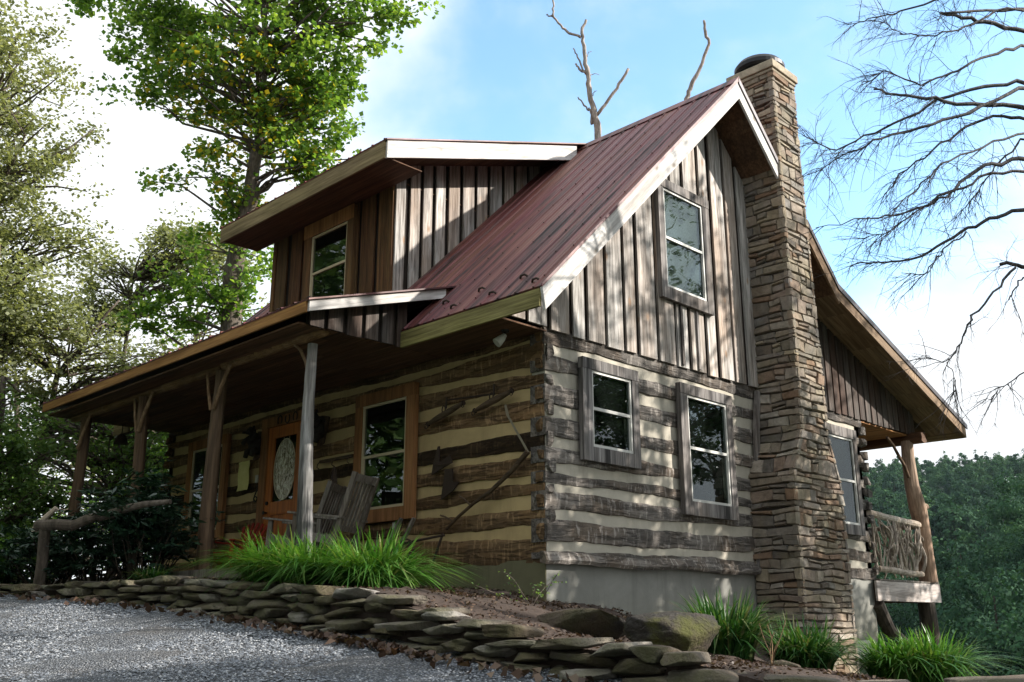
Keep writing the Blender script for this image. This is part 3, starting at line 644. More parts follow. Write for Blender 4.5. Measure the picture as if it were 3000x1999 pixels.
# ---------------- roofs
def ribbed(x0, x1, y0, z0, y1, z1, pitch, name, th=.02, rib=.017, mat='roof', parent=None):
    """metal sheet from the low edge (y0,z0) to the high edge (y1,z1) with raised ribs running up the slope"""
    L = math.hypot(y1-y0, z1-z0); ny, nz_ = -(z1-z0)/L, (y1-y0)/L
    if nz_ < 0: ny, nz_ = -ny, -nz_
    prof = [(x0, 0)]; x = x0+.06
    while x < x1-.05:
        prof += [(x-.02, 0), (x-.008, rib), (x+.008, rib), (x+.02, 0)]
        for s_ in (1/3, 2/3):
            q = x+pitch*s_
            if q < x1-.04: prof += [(q-.012, 0), (q, rib*.3), (q+.012, 0)]
        x += pitch
    prof.append((x1, 0)); k = len(prof); N = 24; V = []
    for i in range(N+1):
        f = i/N; y = y0+(y1-y0)*f; z = z0+(z1-z0)*f; wv_ = .004*math.sin(f*23)*math.sin(f*9)
        for (px, h) in prof: V.append((px, y+ny*(h+wv_*math.sin(px*4)), z+nz_*(h+wv_*math.sin(px*4))))
    V = np.array(V); V2 = V.copy(); V2[:, 1] -= ny*th; V2[:, 2] -= nz_*th; base = len(V)
    F = [(i*k+j, i*k+j+1, (i+1)*k+j+1, (i+1)*k+j) for i in range(N) for j in range(k-1)]
    flip = (y1 < y0)
    mb = MB(); mb.add(V, F if not flip else [q[::-1] for q in F], .5)
    # thickness: flat underside with closing edges
    a = np.array([(x0, y0, z0), (x1, y0, z0), (x1, y1, z1), (x0, y1, z1)]); b = a.copy(); b[:, 1] -= ny*th; b[:, 2] -= nz_*th
    b2 = a.copy(); b2[:, 1] -= ny*.001; b2[:, 2] -= nz_*.001
    mb.add(np.vstack([b2, b]), [(4, 5, 6, 7), (0, 1, 5, 4), (1, 2, 6, 5), (2, 3, 7, 6), (3, 0, 4, 7)], .5)
    return mb.build(name, M[mat], parent or cabin)
def deckslab(name, mat, x0, x1, y0, z0, y1, z1, lo, hi, boards=None):
    """wood under a roof sheet, from lo to hi below the surface (vertical)"""
    mb = MB(); L = math.hypot(y1-y0, z1-z0); nb = boards or max(1, int(L/.16))
    for i in range(nb):
        f0, f1 = i/nb, (i+1)/nb-.006/L; ya, yb = y0+(y1-y0)*f0, y0+(y1-y0)*f1; za, zb = z0+(z1-z0)*f0, z0+(z1-z0)*f1
        mb.prism([(x0, ya, za-lo), (x0, yb, zb-lo), (x0, yb, zb-hi-.002*rs.rand()), (x0, ya, za-hi)], (x1-x0, 0, 0))
    return mb.build(name, M[mat], cabin)
r1 = ribbed(-1.79, OV, EY-.03, roofz(EY-.03)+.012, RY, RZ+.012, .29, 'main_roof')
r2 = ribbed(XEND, -1.79, PM, roofz(PM)+.012, RY, RZ+.012, .29, 'main_roof')
CY0, CY1 = 4.80, 5.63
rb = ribbed(XEND, .0, KY, KZ+.012, RY, RZ+.012, .29, 'rear_roof')
ribbed(.001, OV, CY0, roofz(CY0)+.012, RY, RZ+.012, .29, 'rear_roof')
ribbed(.001, OV, KY, KZ+.012, CY1, roofz(CY1)+.012, .29, 'rear_roof')
ribbed(XEND, OV, BY+.03, BZ+.002, KY, KZ+.012, .29, 'rear_roof')
ribbed(-9.74, -1.53, PY-.04, PZ+.0, PM+.02, roofz(PM)+.02, .29, 'porch_roof')
ribbed(DX0-.04, DX1+.03, DY-.04, DZ+.0, RY-.03, RZ+.03, .29, 'dormer_roof')
mb = MB()
mb.prism([(XEND-.02, RY-.17, RZ-.17*S+.045), (XEND-.02, RY, RZ+.055), (XEND-.02, RY+.17, RZ-.17*S+.045), (XEND-.02, RY+.17, RZ-.17*S+.037), (XEND-.02, RY, RZ+.045), (XEND-.02, RY-.17, RZ-.17*S+.037)], (OV+.04-XEND, 0, 0), .5)
mb.build('ridge_cap', M['roof'], cabin)
mb = MB()
for px_, py_ in [(1535, 813), (1570, 824), (1412, 851), (1443, 863), (1307, 888), (1330, 901)]:
    # snow guards on the slope plane
    o_, d_ = CAM, spot(px_, py_, 1)-CAM; t_ = (RZ-S*RY+S*o_[1]-o_[2]+.02)/(d_[2]-S*d_[1]); q = o_+t_*d_
    mb = MB(); mb.tube([(q[0]-.06, q[1], q[2]), (q[0]-.03, q[1]-.02, q[2]+.025), (q[0]+.03, q[1]-.02, q[2]+.025), (q[0]+.06, q[1], q[2])], .014, 6, r=.5); mb.build('snow_guard', M['rust'], cabin)
for i in range(8):
    for j in range(9):
        x_ = OV-.12-i*.29; y_ = EY+.15+j*.52; mb = MB(); mb.tube([(x_, y_, roofz(y_)+.012), (x_, y_-.012, roofz(y_)+.03)], .009, 6, r=.5); mb.build('roof_screw', M['rust'], cabin)
for px_, py_ in [(913, 868), (822, 903)]:
    q = spot(px_, py_, 1)-CAM; t_ = (PY+.2-CAM[1])/q[1]; q = CAM+q*t_; z_ = PZ+.2*SP+.02
    mb = MB(); mb.tube([(q[0]+.06*math.cos(a), PY+.16, z_+.05*math.sin(a)) for a in np.linspace(0, math.pi, 9)], .012, 6); mb.build('snow_guard', M['rust'], cabin)
# decks / soffits
deckslab('gable_soffit', 'soffit_y', .0, OV-.04, EY+.02, EZ+.02*S, RY, RZ, .02, .13, 22)
deckslab('gable_soffit', 'soffit_y', .0, OV-.04, CY0, roofz(CY0), RY, RZ, .02, .13, 6)
deckslab('gable_soffit', 'soffit_y', .0, OV-.04, KY, KZ, CY1, roofz(CY1), .02, .13, 5)
deckslab('gable_soffit', 'soffit_pale', .0, OV-.04, BY-.02, BZ, KY, KZ, .02, .14, 9)
deckslab('roof_deck', 'soffit', XEND, 0, PM, roofz(PM), RY, RZ, .02, .12, 6)
deckslab('roof_deck', 'soffit', XEND, 0, BY-.02, BZ, RY+.01, BZ+.01+(BY-RY)*SB, .02, .05, 3)
deckslab('roof_deck', 'soffit', XEND, 0, KY, KZ, RY, RZ, .02, .12, 6)
deckslab('porch_roof_deck', 'soffit', -9.68, -1.60, PY+.03, PZ+.03*SP, PM, roofz(PM), .02, .09, 10)
deckslab('dormer_roof_deck', 'soffit', DX0+.02, DX1-.03, DY+.03, DZ+.03*SD, RY-.25, RZ-.25*SD, .02, .16, 16)
# rake boards (vertical faces towards +x)
def rake(name, mat, x, pts, h, th=.038, drop=.0):
    """pts along the top edge (y,z); board h deep measured square to the edge"""
    P = [(x, y, z-drop) for y, z in pts]; low = []
    for i, (y, z) in enumerate(pts):
        a = pts[max(i-1, 0)]; b_ = pts[min(i+1, len(pts)-1)]; n1 = math.atan2(b_[1]-a[1], b_[0]-a[0])
        low.append((x, y, z-h/abs(math.cos(n1))-drop))
    mb = MB(); mb.prism(P+low[::-1], (th, 0, 0), .5); return mb.build(name, M[mat], cabin)
def rk(name, mat, x, y0, z0, y1, z1, hv, th=.038, plumb=0):
    mb = MB(); mb.prism([(x, y0, z0), (x, y1, z1), (x, y1, z1-hv), (x, y0+plumb, z0-hv+plumb*abs((z1-z0)/(y1-y0)))], (th, 0, 0), .5); return mb.build(name, M[mat], cabin)
rk('rake_board', 'rake45', OV-.038, EY-.02, roofz(EY-.02)-.012, RY-.001, RZ-.012, .31, plumb=.05)
rk('rake_board', 'rake45r', OV-.038, CY0, roofz(CY0)-.012, RY+.001, RZ-.012, .31)
rk('rake_board', 'soffit_pale', OV-.038, KY, KZ-.012, CY1, roofz(CY1)-.012, .31)
rk('rake_board', 'soffit_pale', OV-.038, BY, BZ-.012, KY+.001, KZ-.012, .25)
mb = MB(); mb.prism([(OV, RY, RZ+.03), (OV, CY0, roofz(CY0)+.03), (OV, CY0, roofz(CY0)-.07), (OV, RY, RZ-.07)], (.02, 0, 0), .4); mb.prism([(OV, CY1, roofz(CY1)+.03), (OV, KY, KZ+.03), (OV, KY, KZ-.07), (OV, CY1, roofz(CY1)-.07)], (.02, 0, 0), .4); mb.prism([(OV, KY, KZ+.03), (OV, BY+.06, BZ-.0), (OV, BY+.06, BZ-.09), (OV, KY, KZ-.07)], (.02, 0, 0), .7); mb.build('drip_edge', M['darkmetal'], cabin)
rk('rake_board', 'rake', DX1-.038, DY, DZ-.015, RY-.28, RZ-.28*SD-.015, .27)
rk('rake_board', 'rake', DX0, DY, DZ-.015, RY-.28, RZ-.28*SD-.015, .27)
rk('rake_board', 'rake', -1.57-.038, PY, PZ-.012, PM-.16, PZ+(PM-.16-PY)*SP-.012, .13)
rk('rake_board', 'rake', -9.70, PY, PZ-.012, PM, PZ+(PM-PY)*SP-.012, .13)
rk('rake_board', 'rake45', XEND, EY, EZ-.012, RY-.001, RZ-.012, .31)
mb = MB(); mb.prism([(OV+.001, EY-.04, roofz(EY)+.0), (OV+.001, RY, RZ+.035), (OV+.001, RY, RZ-.03), (OV+.001, EY-.04, roofz(EY)-.035)], (.012, 0, 0), .4); mb.build('drip_edge', M['roof'], cabin)
# fascias
mb = MB(); mb.box(-1.79, OV-.04, EY-.035, EY, 2.715, EZ-.045, .6); mb.build('eave_fascia', M['fascia_moss'], cabin)
mb = MB(); mb.box(XEND, -9.76, EY-.035, EY, 2.69, EZ-.02, .9); mb.build('eave_fascia', M['fascia_tan'], cabin)
mb = MB(); mb.box(-1.80, .03, EY, EY+.78, 2.72, 2.74, .5); mb.build('eave_soffit', M['soffit'], cabin)
mb = MB(); mb.box(-9.70, -1.61, PY-.03, PY, PZ-.15, PZ-.012, .6); mb.build('porch_fascia', M['fascia_orange'], cabin)
mb = MB(); mb.box(DX0, DX1-.04, DY-.03, DY, DZ-.285, DZ-.015, .6); mb.build('dormer_fascia', M['fascia_tan'], cabin)
mb = MB(); mb.box(XEND, OV-.04, BY, BY+.03, BZ-.26, BZ-.02, .6); mb.build('rear_fascia', M['fascia_tan'], cabin)
mb = MB(); mb.box(DX0+.04, DX1-.05, DY+.0, DWY-.06, 5.72, 5.735, .3); mb.build('dormer_soffit', M['soffit'], cabin)
# porch ceiling boards
mb = MB(); y = PY+.05
while y < -.05:
    x = -9.6+rs.rand(); xs_ = [-9.62]
    while x < -2.2: xs_.append(x); x += rs.uniform(2, 3.5)
    xs_.append(-1.86)
    for a, c in zip(xs_[:-1], xs_[1:]): mb.box(a, c-.004, y, y+.135, 2.735+rs.rand()*.006, 2.76)
    y += .142
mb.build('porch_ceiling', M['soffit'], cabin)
# beams and posts
def roughbeam(name, mat, x0, x1, y, z0, z1, dy, seed, r=.6):
    N = 40; r_ = np.random.RandomState(seed); V = []; xs_ = np.linspace(x0, x1, N); k = 10
    for i, x in enumerate(xs_):
        w_ = .012*math.sin(x*2.3+seed)+.008*r_.randn()
        for j in range(k):
            a = TAU*j/k; ca, sa = math.cos(a), math.sin(a); q = 1/max(abs(ca), abs(sa))**.55
            V.append((x+(.02*r_.randn() if i in (0, N-1) else 0), y+ca*q*dy/2+w_, (z0+z1)/2+sa*q*(z1-z0)/2+w_*.8+.002*r_.randn()))
    mb = MB(); mb.add(V, [(i*k+j, (i+1)*k+j, (i+1)*k+(j+1) % k, i*k+(j+1) % k) for i in range(N-1) for j in range(k)]+[tuple(range(k)), tuple(range(N*k-1, (N-1)*k-1, -1))], r)
    return mb.build(name, M[mat], cabin)
roughbeam('porch_beam', 'beam', -4.35, -1.93, -1.9, 2.68, 2.90, .17, 3, .9)
roughbeam('porch_beam', 'beam', -9.55, -4.38, -1.9, 2.66, 2.85, .16, 5, .45)
def post(x, y, z0, z1, r0, r1_, mat, seed, seg=14, lean=(0, 0), knob=.0):
    r_ = np.random.RandomState(seed); n_ = 22; P = []; R = []
    for i in range(n_):
        f = i/(n_-1); P.append((x+lean[0]*f+.018*math.sin(f*5+seed), y+lean[1]*f+.015*math.cos(f*4+seed), z0+(z1-z0)*f)); R.append((r0+(r1_-r0)*f)*(1+.10*r_.randn()*knob))
    mb = MB(); mb.tube(P, R, seg, .08, .6); return mb.build('porch_post', M[mat], cabin)
def brace(parent, pts, r, mat='stick'):
    pts = np.array(pts, float); a = pts[0]; 
    mb = MB(); mb.tube(pts, np.linspace(r*1.05, r*.9, len(pts)), 8, .1, .7); return mb.build('brace', M[mat], parent)
p1 = post(-2.10, -1.9, -.45, 2.62, .108, .060, 'post_silver', 1, 18, (-.06, 0), .25)
brace(p1, [(-2.2, -1.9, 2.22), (-2.28, -1.91, 2.42), (-2.42, -1.91, 2.6), (-2.58, -1.9, 2.7)], .022)
p2 = post(-4.42, -1.9, -.45, 2.68, .115, .085, 'post', 2)
for x_ in (-4.42, -6.72, -9.02):
    p = p2 if x_ == -4.42 else post(x_, -1.9, -.5, 2.68, .10, .085, 'post', int(-x_))
    brace(p, [(x_+.05, -1.99, 2.12), (x_+.16, -1.98, 2.36), (x_+.36, -1.96, 2.70)], .03)
    if x_ > -9: brace(p, [(x_-.05, -1.98, 2.12), (x_-.15, -1.98, 2.38), (x_-.27, -1.96, 2.68)], .022)
# porch floor
mb = MB(); y = -2.15
while y < -.03: mb.box(-9.6, -1.95, y, y+.135, -.09, -.05); y += .14
mb.box(-9.6, -1.95, -2.19, -2.155, -.28, -.052)
mb.build('porch_floor', M['rocker'], cabin)

# ---------------- windows and door
def window(F3, o, s, tmat='trim', smat='sash', rail=.5, blind=False, curtain=False, head=.0, sill=.0):
    """o = outer trim (u0,u1,z0,z1), s = sash opening"""
    def bx(mb, u0, u1, d0, d1, z0, z1, r=None):
        a = np.array(F3(u0, d0, z0)); b = np.array(F3(u1, d1, z1)); lo = np.minimum(a, b); hi = np.maximum(a, b)
        mb.box(lo[0], hi[0], lo[1], hi[1], lo[2], hi[2], r)
    f = MB(); T = .075
    bx(f, o[0], s[0]-.001, .0, T, o[2]+.002, s[3]); bx(f, s[1]+.001, o[1], .0, T, o[2]+.002, s[3])
    bx(f, o[0]-head, o[1]+head, .0, T+.006, s[3]+.001, o[3]); bx(f, s[0], s[1], .0, T-.004, o[2]-sill, s[2]-.001)
    w_ = f.build('window', M[tmat], cabin)
    q = MB(); e = .036; mz = s[2]+(s[3]-s[2])*rail
    bx(q, s[0], s[0]+e, .0, .06, s[2], s[3], .5); bx(q, s[1]-e, s[1], .0, .06, s[2], s[3], .5); bx(q, s[0]+e, s[1]-e, .0, .058, s[2], s[2]+e, .5)
    bx(q, s[0]+e, s[1]-e, .0, .058, s[3]-e, s[3], .5); bx(q, s[0]+e, s[1]-e, .0, .054, mz-.02, mz+.02, .5)
    g = .05; bx(q, s[0]+e, s[0]+g, .0, .044, s[2]+e, mz-.02, .5); bx(q, s[1]-g, s[1]-e, .0, .044, s[2]+e, mz-.02, .5)
    q.build('sash', M[smat], w_)
    p = MB(); bx(p, s[0]+e, s[1]-e, .036, .037, mz+.02, s[3]-e, .2); bx(p, s[0]+g, s[1]-g, .030, .031, s[2]+e, mz-.02, .8); p.build('glass_pane', M['glass'], w_)
    k = MB(); bx(k, s[0]+.01, s[1]-.01, .001, .006, s[2], s[3], .5); k.build('glass_backing', M['blind'] if blind else M['room_paint'], w_)  # flat panel behind the panes; room darkness painted in unless a blind
    if curtain:
        c = MB(); bx(c, s[0]+.06, s[0]+.13, .008, .018, s[2]+.05, mz-.03, .5); bx(c, s[1]-.13, s[1]-.06, .008, .018, s[2]+.05, mz-.03, .5); c.build('curtain', M['trim_grey'], w_)
    return w_
window(FX(.068), (2.30, 3.60, 3.70, 5.56), (2.43, 3.43, 3.88, 5.42), 'trim_grey', 'sash_white', .5, blind=True)
mb = MB(); mb.box(.07, .10, 2.78, 2.83, 2.80, 3.70); mb.box(.07, .10, 3.18, 3.23, 2.80, 3.70); mb.build('batten', M['trim_grey'], cabin)
window(FX(.045), (.56, 1.69, 1.20, 2.50), (.74, 1.55, 1.38, 2.36), 'trim_grey', 'sash_white', .5, curtain=True)
window(FX(.045), (2.63, 3.94, .69, 2.52), (2.80, 3.80, .88, 2.37), 'trim_grey', 'sash_white', .5, curtain=True)
window(FX(.045), (6.60, 7.92, .70, 2.53), (6.76, 7.79, .87, 2.36), 'trim_grey', 'sash_white', .5, curtain=True)
window(FY(-.045), (-3.67, -2.32, .62, 2.47), (-3.50, -2.50, .80, 2.30), 'trim', 'sash', .50)
window(FY(-.045), (-8.72, -7.34, .62, 2.42), (-8.56, -7.50, .80, 2.26), 'trim', 'sash', .50)
window(FY(DWY-.028), (-5.46, -4.08, 4.0, 5.70), (-5.25, -4.24, 4.08, 5.47), 'siding_warm', 'sash', .52)
mb = MB(); mb.box(-5.47, -4.07, DWY-.112, DWY-.105, 5.47, 5.71, .9); mb.build('window_head', M['trim'], cabin)
# vertical corner board next to the chimney
mb = MB(); us = np.linspace(0, 1, 14)
for i in range(13):
    f0, f1 = us[i], us[i+1]; g_ = lambda f: 4.80-.34*(1-f)+.06*math.sin(f*6)
    mb.add([(.05+d, g_(f)+s_, 2.74*f) for f in (f0, f1) for s_ in (-.055, .055) for d in (0, .05)], [(0, 1, 3, 2), (4, 6, 7, 5), (0, 4, 5, 1), (2, 3, 7, 6), (0, 2, 6, 4), (1, 5, 7, 3)], .9)
mb.build('edge_board', M['trim_grey'], cabin)
# door
dr = MB(); dr.box(-6.22, -6.035, -.13, -.045, -.05, 2.33, .5); dr.box(-5.055, -4.87, -.13, -.045, -.05, 2.33, .5); dr.box(-6.22, -4.87, -.135, -.045, 2.331, 2.49, .6)
dframe = dr.build('door_frame', M['trim'], cabin)
dl = MB(); X0, X1 = -6.03, -5.06; yy0, yy1 = -.10, -.05
dl.box(X0, X0+.165, yy0, yy1, -.02, 2.325, .8); dl.box(X1-.165, X1, yy0, yy1, -.02, 2.325, .8); dl.box(X0+.165, X1-.165, yy0, yy1, 2.14, 2.325, .7)
dl.box(X0+.165, X1-.165, yy0, yy1, -.02, .24, .6); dl.box(X0+.165, X1-.165, yy0, yy1, .92, 1.12, .6); dl.box(X0+.165, X1-.165, yy0+.02, yy1, .24, .92, .5); dl.box(X0+.24, X1-.24, yy0+.008, yy1, .32, .84, .6)
door = dl.build('door', M['door'], cabin)
g = MB(); g.box(X0+.165, X1-.165, -.068, -.064, 1.12, 2.14, .5); g.build('leaded_glass', M['glass'], door)
g = MB(); g.box(X0+.165, X1-.165, -.060, -.056, 1.12, 2.14, .5); g.build('glass_backing', M['room_paint'], door)  # flat panel painted dark in place of the unlit inside
g = MB(); cxx, cz_ = (X0+X1)/2, 1.62; N = 40
ring = [(cxx+.305*math.cos(a), cz_+.485*math.sin(a)) for a in np.linspace(0, TAU, N, endpoint=False)]
g.prism([(x_, -.078, z_) for x_, z_ in ring], (0, .008, 0), .5); g.build('oval_glass', M['doorglass'], door)
g = MB()
for x_ in (-5.62, -5.46): g.box(x_-.004, x_+.004, -.074, -.069, 2.05, 2.14, .5); g.box(x_-.004, x_+.004, -.074, -.069, 1.12, 1.2, .5)
g.tube([(x_, -.08, z_) for x_, z_ in ring+ring[:1]], .006, 6, r=.5); g.build('leading', M['sash'], door)
g = MB(); g.tube([(-5.95, -.10, .96), (-5.95, -.14, .96), (-5.95, -.165, .96)], [.015, .018, .034], 12, r=.5); g.tube([(-5.95, -.10, 1.11), (-5.95, -.125, 1.11)], .03, 12, r=.5); g.build('door_knob', M['black'], door)

# ---------------- chimney
ch_ = MB(); mo = MB()
zs_ = [-3.2, 1.36, 2.05, 8.16]
def csec(z):
    yl = np.interp(z, zs_, [4.46, 4.47, 4.83, 4.83]); yr_ = np.interp(z, zs_, [5.93, 5.92, 5.64, 5.52])
    return float(yl), float(yr_)
xf = .735
def mort(z0, z1):
    a0, b0 = csec(z0); a1, b1 = csec(z1); e = .03
    mo.add([(x_, y_, z_) for z_, (ya, yb) in ((z0, (a0+e, b0-e)), (z1, (a1+e, b1-e))) for x_, y_ in ((-.0, ya), (xf-e, ya), (xf-e, yb), (-.0, yb))],
           [(0, 3, 2, 1), (4, 5, 6, 7), (0, 1, 5, 4), (1, 2, 6, 5), (2, 3, 7, 6), (3, 0, 4, 7)], .5)
for a, b_ in zip(zs_[:-1], zs_[1:]): mort(a, b_)
def stone_face(P0, P1, Q0, Q1, n_, depth, r):
    """stone with outer quad P0,P1 (low) Q0,Q1 (high), bevelled and rough, pushed out along n_"""
    P0, P1, Q0, Q1 = [np.array(p, float) for p in (P0, P1, Q0, Q1)]; n_ = np.array(n_, float)
    g = (0, .07, .37, .66, .93, 1.0); V = []; out = rs.uniform(.006, .034); tilt = rs.uniform(-.01, .01, 2); w_ = np.linalg.norm(P1-P0); h_ = np.linalg.norm(Q0-P0)
    gu = (0, min(.2, .012/w_), .35, .65, 1-min(.2, .012/w_), 1); gv = (0, min(.25, .012/h_), .5, 1-min(.25, .012/h_), 1)
    for j, v_ in enumerate(gv):
        for i, u_ in enumerate(gu):
            p = (P0*(1-u_)+P1*u_)*(1-v_)+(Q0*(1-u_)+Q1*u_)*v_
            edge = i in (0, 5) or j in (0, 4)
            d = -.012 if edge else out+tilt[0]*(u_-.5)*2+tilt[1]*(v_-.5)*2+rs.uniform(-.005, .005)
            V.append(p+n_*d+(rs.uniform(-.003, .003, 3) if edge else 0))
    nb = len(V)
    for (i, j) in ((0, 0), (5, 0), (5, 4), (0, 4)):
        V.append(V[j*6+i]-n_*depth)
    F = [(j*6+i, j*6+i+1, (j+1)*6+i+1, (j+1)*6+i) for j in range(4) for i in range(5)]
    F += [tuple([nb, nb+1]+[i for i in range(5, -1, -1)]), tuple([nb+1, nb+2]+[j*6+5 for j in range(4, -1, -1)]), tuple([nb+2, nb+3]+[24+i for i in range(0, 6)]), tuple([nb+3, nb]+[j*6 for j in range(0, 5)])]
    ch_.add(V, F, r)
z = -2.6; row = 0
while z < 8.13:
    H = min(rs.choice([.075, .105, .14, .18, .235], p=[.22, .27, .24, .17, .10]), 8.16-z+.001)
    if H < .04: break
    za, zb = z, z+H-.011
    if True:
        (a0, b0), (a1, b1) = csec(za), csec(zb); own = row % 2
        faces = [('L', (0.02, a0), (xf, a0), (0.02, a1), (xf, a1), (0, -1, 0), xf-.02), ('F', (xf, a0), (xf, b0), (xf, a1), (xf, b1), (1, 0, 0), b0-a0), ('R', (xf, b0), (0.02, b0), (xf, b1), (0.02, b1), (0, 1, 0), xf-.02)]
        if zb > 5.6: faces.append(('B', (0.0, b0), (0.0, a0), (0.0, b1), (0.0, a1), (-1, 0, 0), b0-a0))
        for nm, p0, p1, q0, q1, nv, L in faces:
            if za > 7.9 and nm == 'x': continue
            cuts = [0.0]
            while cuts[-1] < 1: cuts.append(cuts[-1]+rs.uniform(.13, .42)*(1.3 if H < .12 else 1)/L)
            cuts[-1] = 1.0
            if len(cuts) > 2 and cuts[-1]-cuts[-2] < .09/L: cuts.pop(-2)
            for c0, c1 in zip(cuts[:-1], cuts[1:]):
                e0 = .02/L if c0 == 0 else .005/L; e1 = .02/L if c1 == 1 else .005/L
                u0 = c0-(e0 if c0 == 0 else -e0); u1 = c1+(e1 if c1 == 1 else -e1)
                parts = [(0, 1)] if H < .13 or rs.rand() < .45 else [(0, rs.uniform(.3, .7))]
                if parts[0][1] < 1: parts.append((parts[0][1]+.012/H, 1))
                if c0 == 0 or c1 == 1: parts = [(0, 1)]
                for v0, v1 in parts:
                    def pt(u_, v_): 
                        if 0 < u_ < 1: u_ = u_+tl[0 if u_ < (u0+u1)/2 else 1]*(v_-.5)
                        lo = np.array(p0)*(1-u_)+np.array(p1)*u_; hi = np.array(q0)*(1-u_)+np.array(q1)*u_; xy = lo*(1-v_)+hi*v_; per = xy[0]*3.1+xy[1]*2.3
                        wv_ = lambda q: .016*math.sin(per*2.9+q*5.3)+.010*math.sin(per*7.1+q*2.1)
                        return (xy[0], xy[1], za+(zb-za)*v_+(wv_(row)*(1-v_)+wv_(row+1)*v_)*min(1, max(0, (8.1-za)*3)))
                    tl = rs.uniform(-.03, .03, 2)/L
                    stone_face(pt(u0, v0), pt(u1, v0), pt(u0, v1), pt(u1, v1), nv, .05, rs.rand())
    z += H; row += 1
chim = ch_.build('chimney', M['stone'], cabin); mo.build('mortar', M['mortar'], chim)
mb = MB(); P, F = rock_mesh(1, 1, 1, 9, 4, 1.0, .0)
mb.box(-.09, xf+.075, 4.76, 5.60, 8.16, 8.30, .7); mb.box(-.06, xf+.045, 4.79, 5.57, 8.10, 8.158, .3); o = mb.build('chimney_cap', mk_stone('cap_stone', [(0, (.30, .26, .2)), (1, (.42, .37, .29))], 6, .1), chim)
bv = o.modifiers.new('bevel', 'BEVEL'); bv.width = .015; bv.segments = 2
mb = MB(); mb.lathe([(.16, 8.30), (.16, 8.46), (.40, 8.42), (.43, 8.46), (.43, 8.53), (.37, 8.61), (.02, 8.66)], (.28, 5.27, 0), 32, .5); mb.build('flue_hood', M['blackcap'], chim, False)

# ---------------- rear deck, posts, railing
mb = MB(); y = W+.03
while y < 10.82: mb.box(XL, .11, y, y+.135, -.03, .0); y += .14
dk = mb.build('deck', M['rocker'], cabin)
mb = MB(); mb.box(.06, .10, W-.08, 10.86, -.37, -.035, .9); mb.build('rim_board', wood('pale_rim_board', 'y', (.36, .32, .30), (.66, .60, .56), (.5, .4, .34), .4, vary=.05, stretch=12, knots=.4), dk)
mb = MB(); mb.box(XL, .05, 10.80, 10.85, -.37, -.035); 
for i in range(10): mb.box(-.5-i, -.45-i, W+.02, 10.79, -.3, -.04)
mb.build('joist', M['soffit'], dk)
P = [(.02, 10.42, 0), (.03, 10.38, .5), (.02, 10.42, 1.0), (.0, 10.36, 1.35), (-.02, 10.25, 1.8), (-.02, 10.22, 2.3), (-.02, 10.25, 2.66)]
mb = MB(); mb.tube([(q[0], q[1]+.14, q[2]) for q in P], [.17, .155, .14, .165, .13, .12, .115], 16, .08, .6)
mb.tube([(.06, 10.52, 1.38), (.12, 10.66, 1.42)], [.07, .05], 8, .2, .6)
dp_ = mb.build('porch_post', M['pinepost'], cabin)
brace(dp_, [(.0, 10.25, 1.95), (-.0, 10.12, 2.15), (.0, 9.9, 2.32), (.0, 9.7, 2.5), (-.02, 9.5, 2.64)], .032, 'post')
mb = MB(); mb.tube([(.0, 10.38, -.37), (.0, 10.42, -1.0), (.0, 10.52, -1.9), (0, 10.6, -3.6)], [.155, .165, .185, .2], 16, .06, .5); lp = mb.build('deck_post', M['bark_dark'], cabin)
mb = MB(); mb.tube([(.0, 8.30, -.40), (.0, 8.7, -.85), (.0, 9.3, -1.12), (0, 9.8, -1.45), (0, 10.35, -1.85)], [.13, .115, .11, .10, .10], 12, .08, .5); mb.build('brace', M['bark_dark'], lp)
roughbeam('rear_beam', 'soffit', XL, .32, 10.40, 2.60, 2.82, .2, 8, .3)
mb = MB(); y = W+.02
while y < 11.2: mb.box(XL, .03, y, y+.13, 2.76+.002*rs.rand(), 2.785); y += .135
mb.build('rear_ceiling', M['cedar'], cabin)
def wig(a, b_, n_=6, amp=.03):
    a, b_ = np.array(a, float), np.array(b_, float); t_ = np.linspace(0, 1, n_)[:, None]; P = a+(b_-a)*t_
    k = rs.randn(3)*amp; k2 = rs.randn(3)*amp*.5; return P+np.sin(t_*math.pi)*k+np.sin(t_*math.tau)*k2
rail = MB(); rail.tube(wig((.03, W+.02, 1.13), (.03, 10.36, 1.05), 10, .012), [.065, .06, .065, .06, .065, .07, .065, .065, .07, .065], 10, .1, .95)
rl = rail.build('railing', M['twig'], cabin)
rail = MB(); rail.tube(wig((.05, W+.15, .17), (.05, 10.22, .13), 8, .02), .055, 10, .1, .95); rail.build('bottom_rail', M['twig'], rl)
tw = MB()
for i in range(42):
    y0 = rs.uniform(W+.08, 10.3); ln = rs.uniform(-.75, .75); y1 = min(max(y0+ln, W+.05), 10.38); z0, z1 = (.17, 1.08) if rs.rand() < .65 else (rs.uniform(.2, .6), rs.uniform(.6, 1.05))
    r0 = rs.uniform(.014, .032); tw.tube(wig((.04, y0, z0), (.04, y1, z1), 8, .05), np.linspace(r0, r0*.55, 8), 6, .15)
    if rs.rand() < .6:
        f = rs.uniform(.3, .7); c = np.array((.04, y0+(y1-y0)*f, z0+(z1-z0)*f)); tw.tube(wig(c, c+(0.03, rs.uniform(-.35, .35), rs.uniform(.1, .35)), 5, .03), np.linspace(r0*.7, r0*.35, 5), 5, .1)
tw.build('twig_lattice', M['twig'], rl)
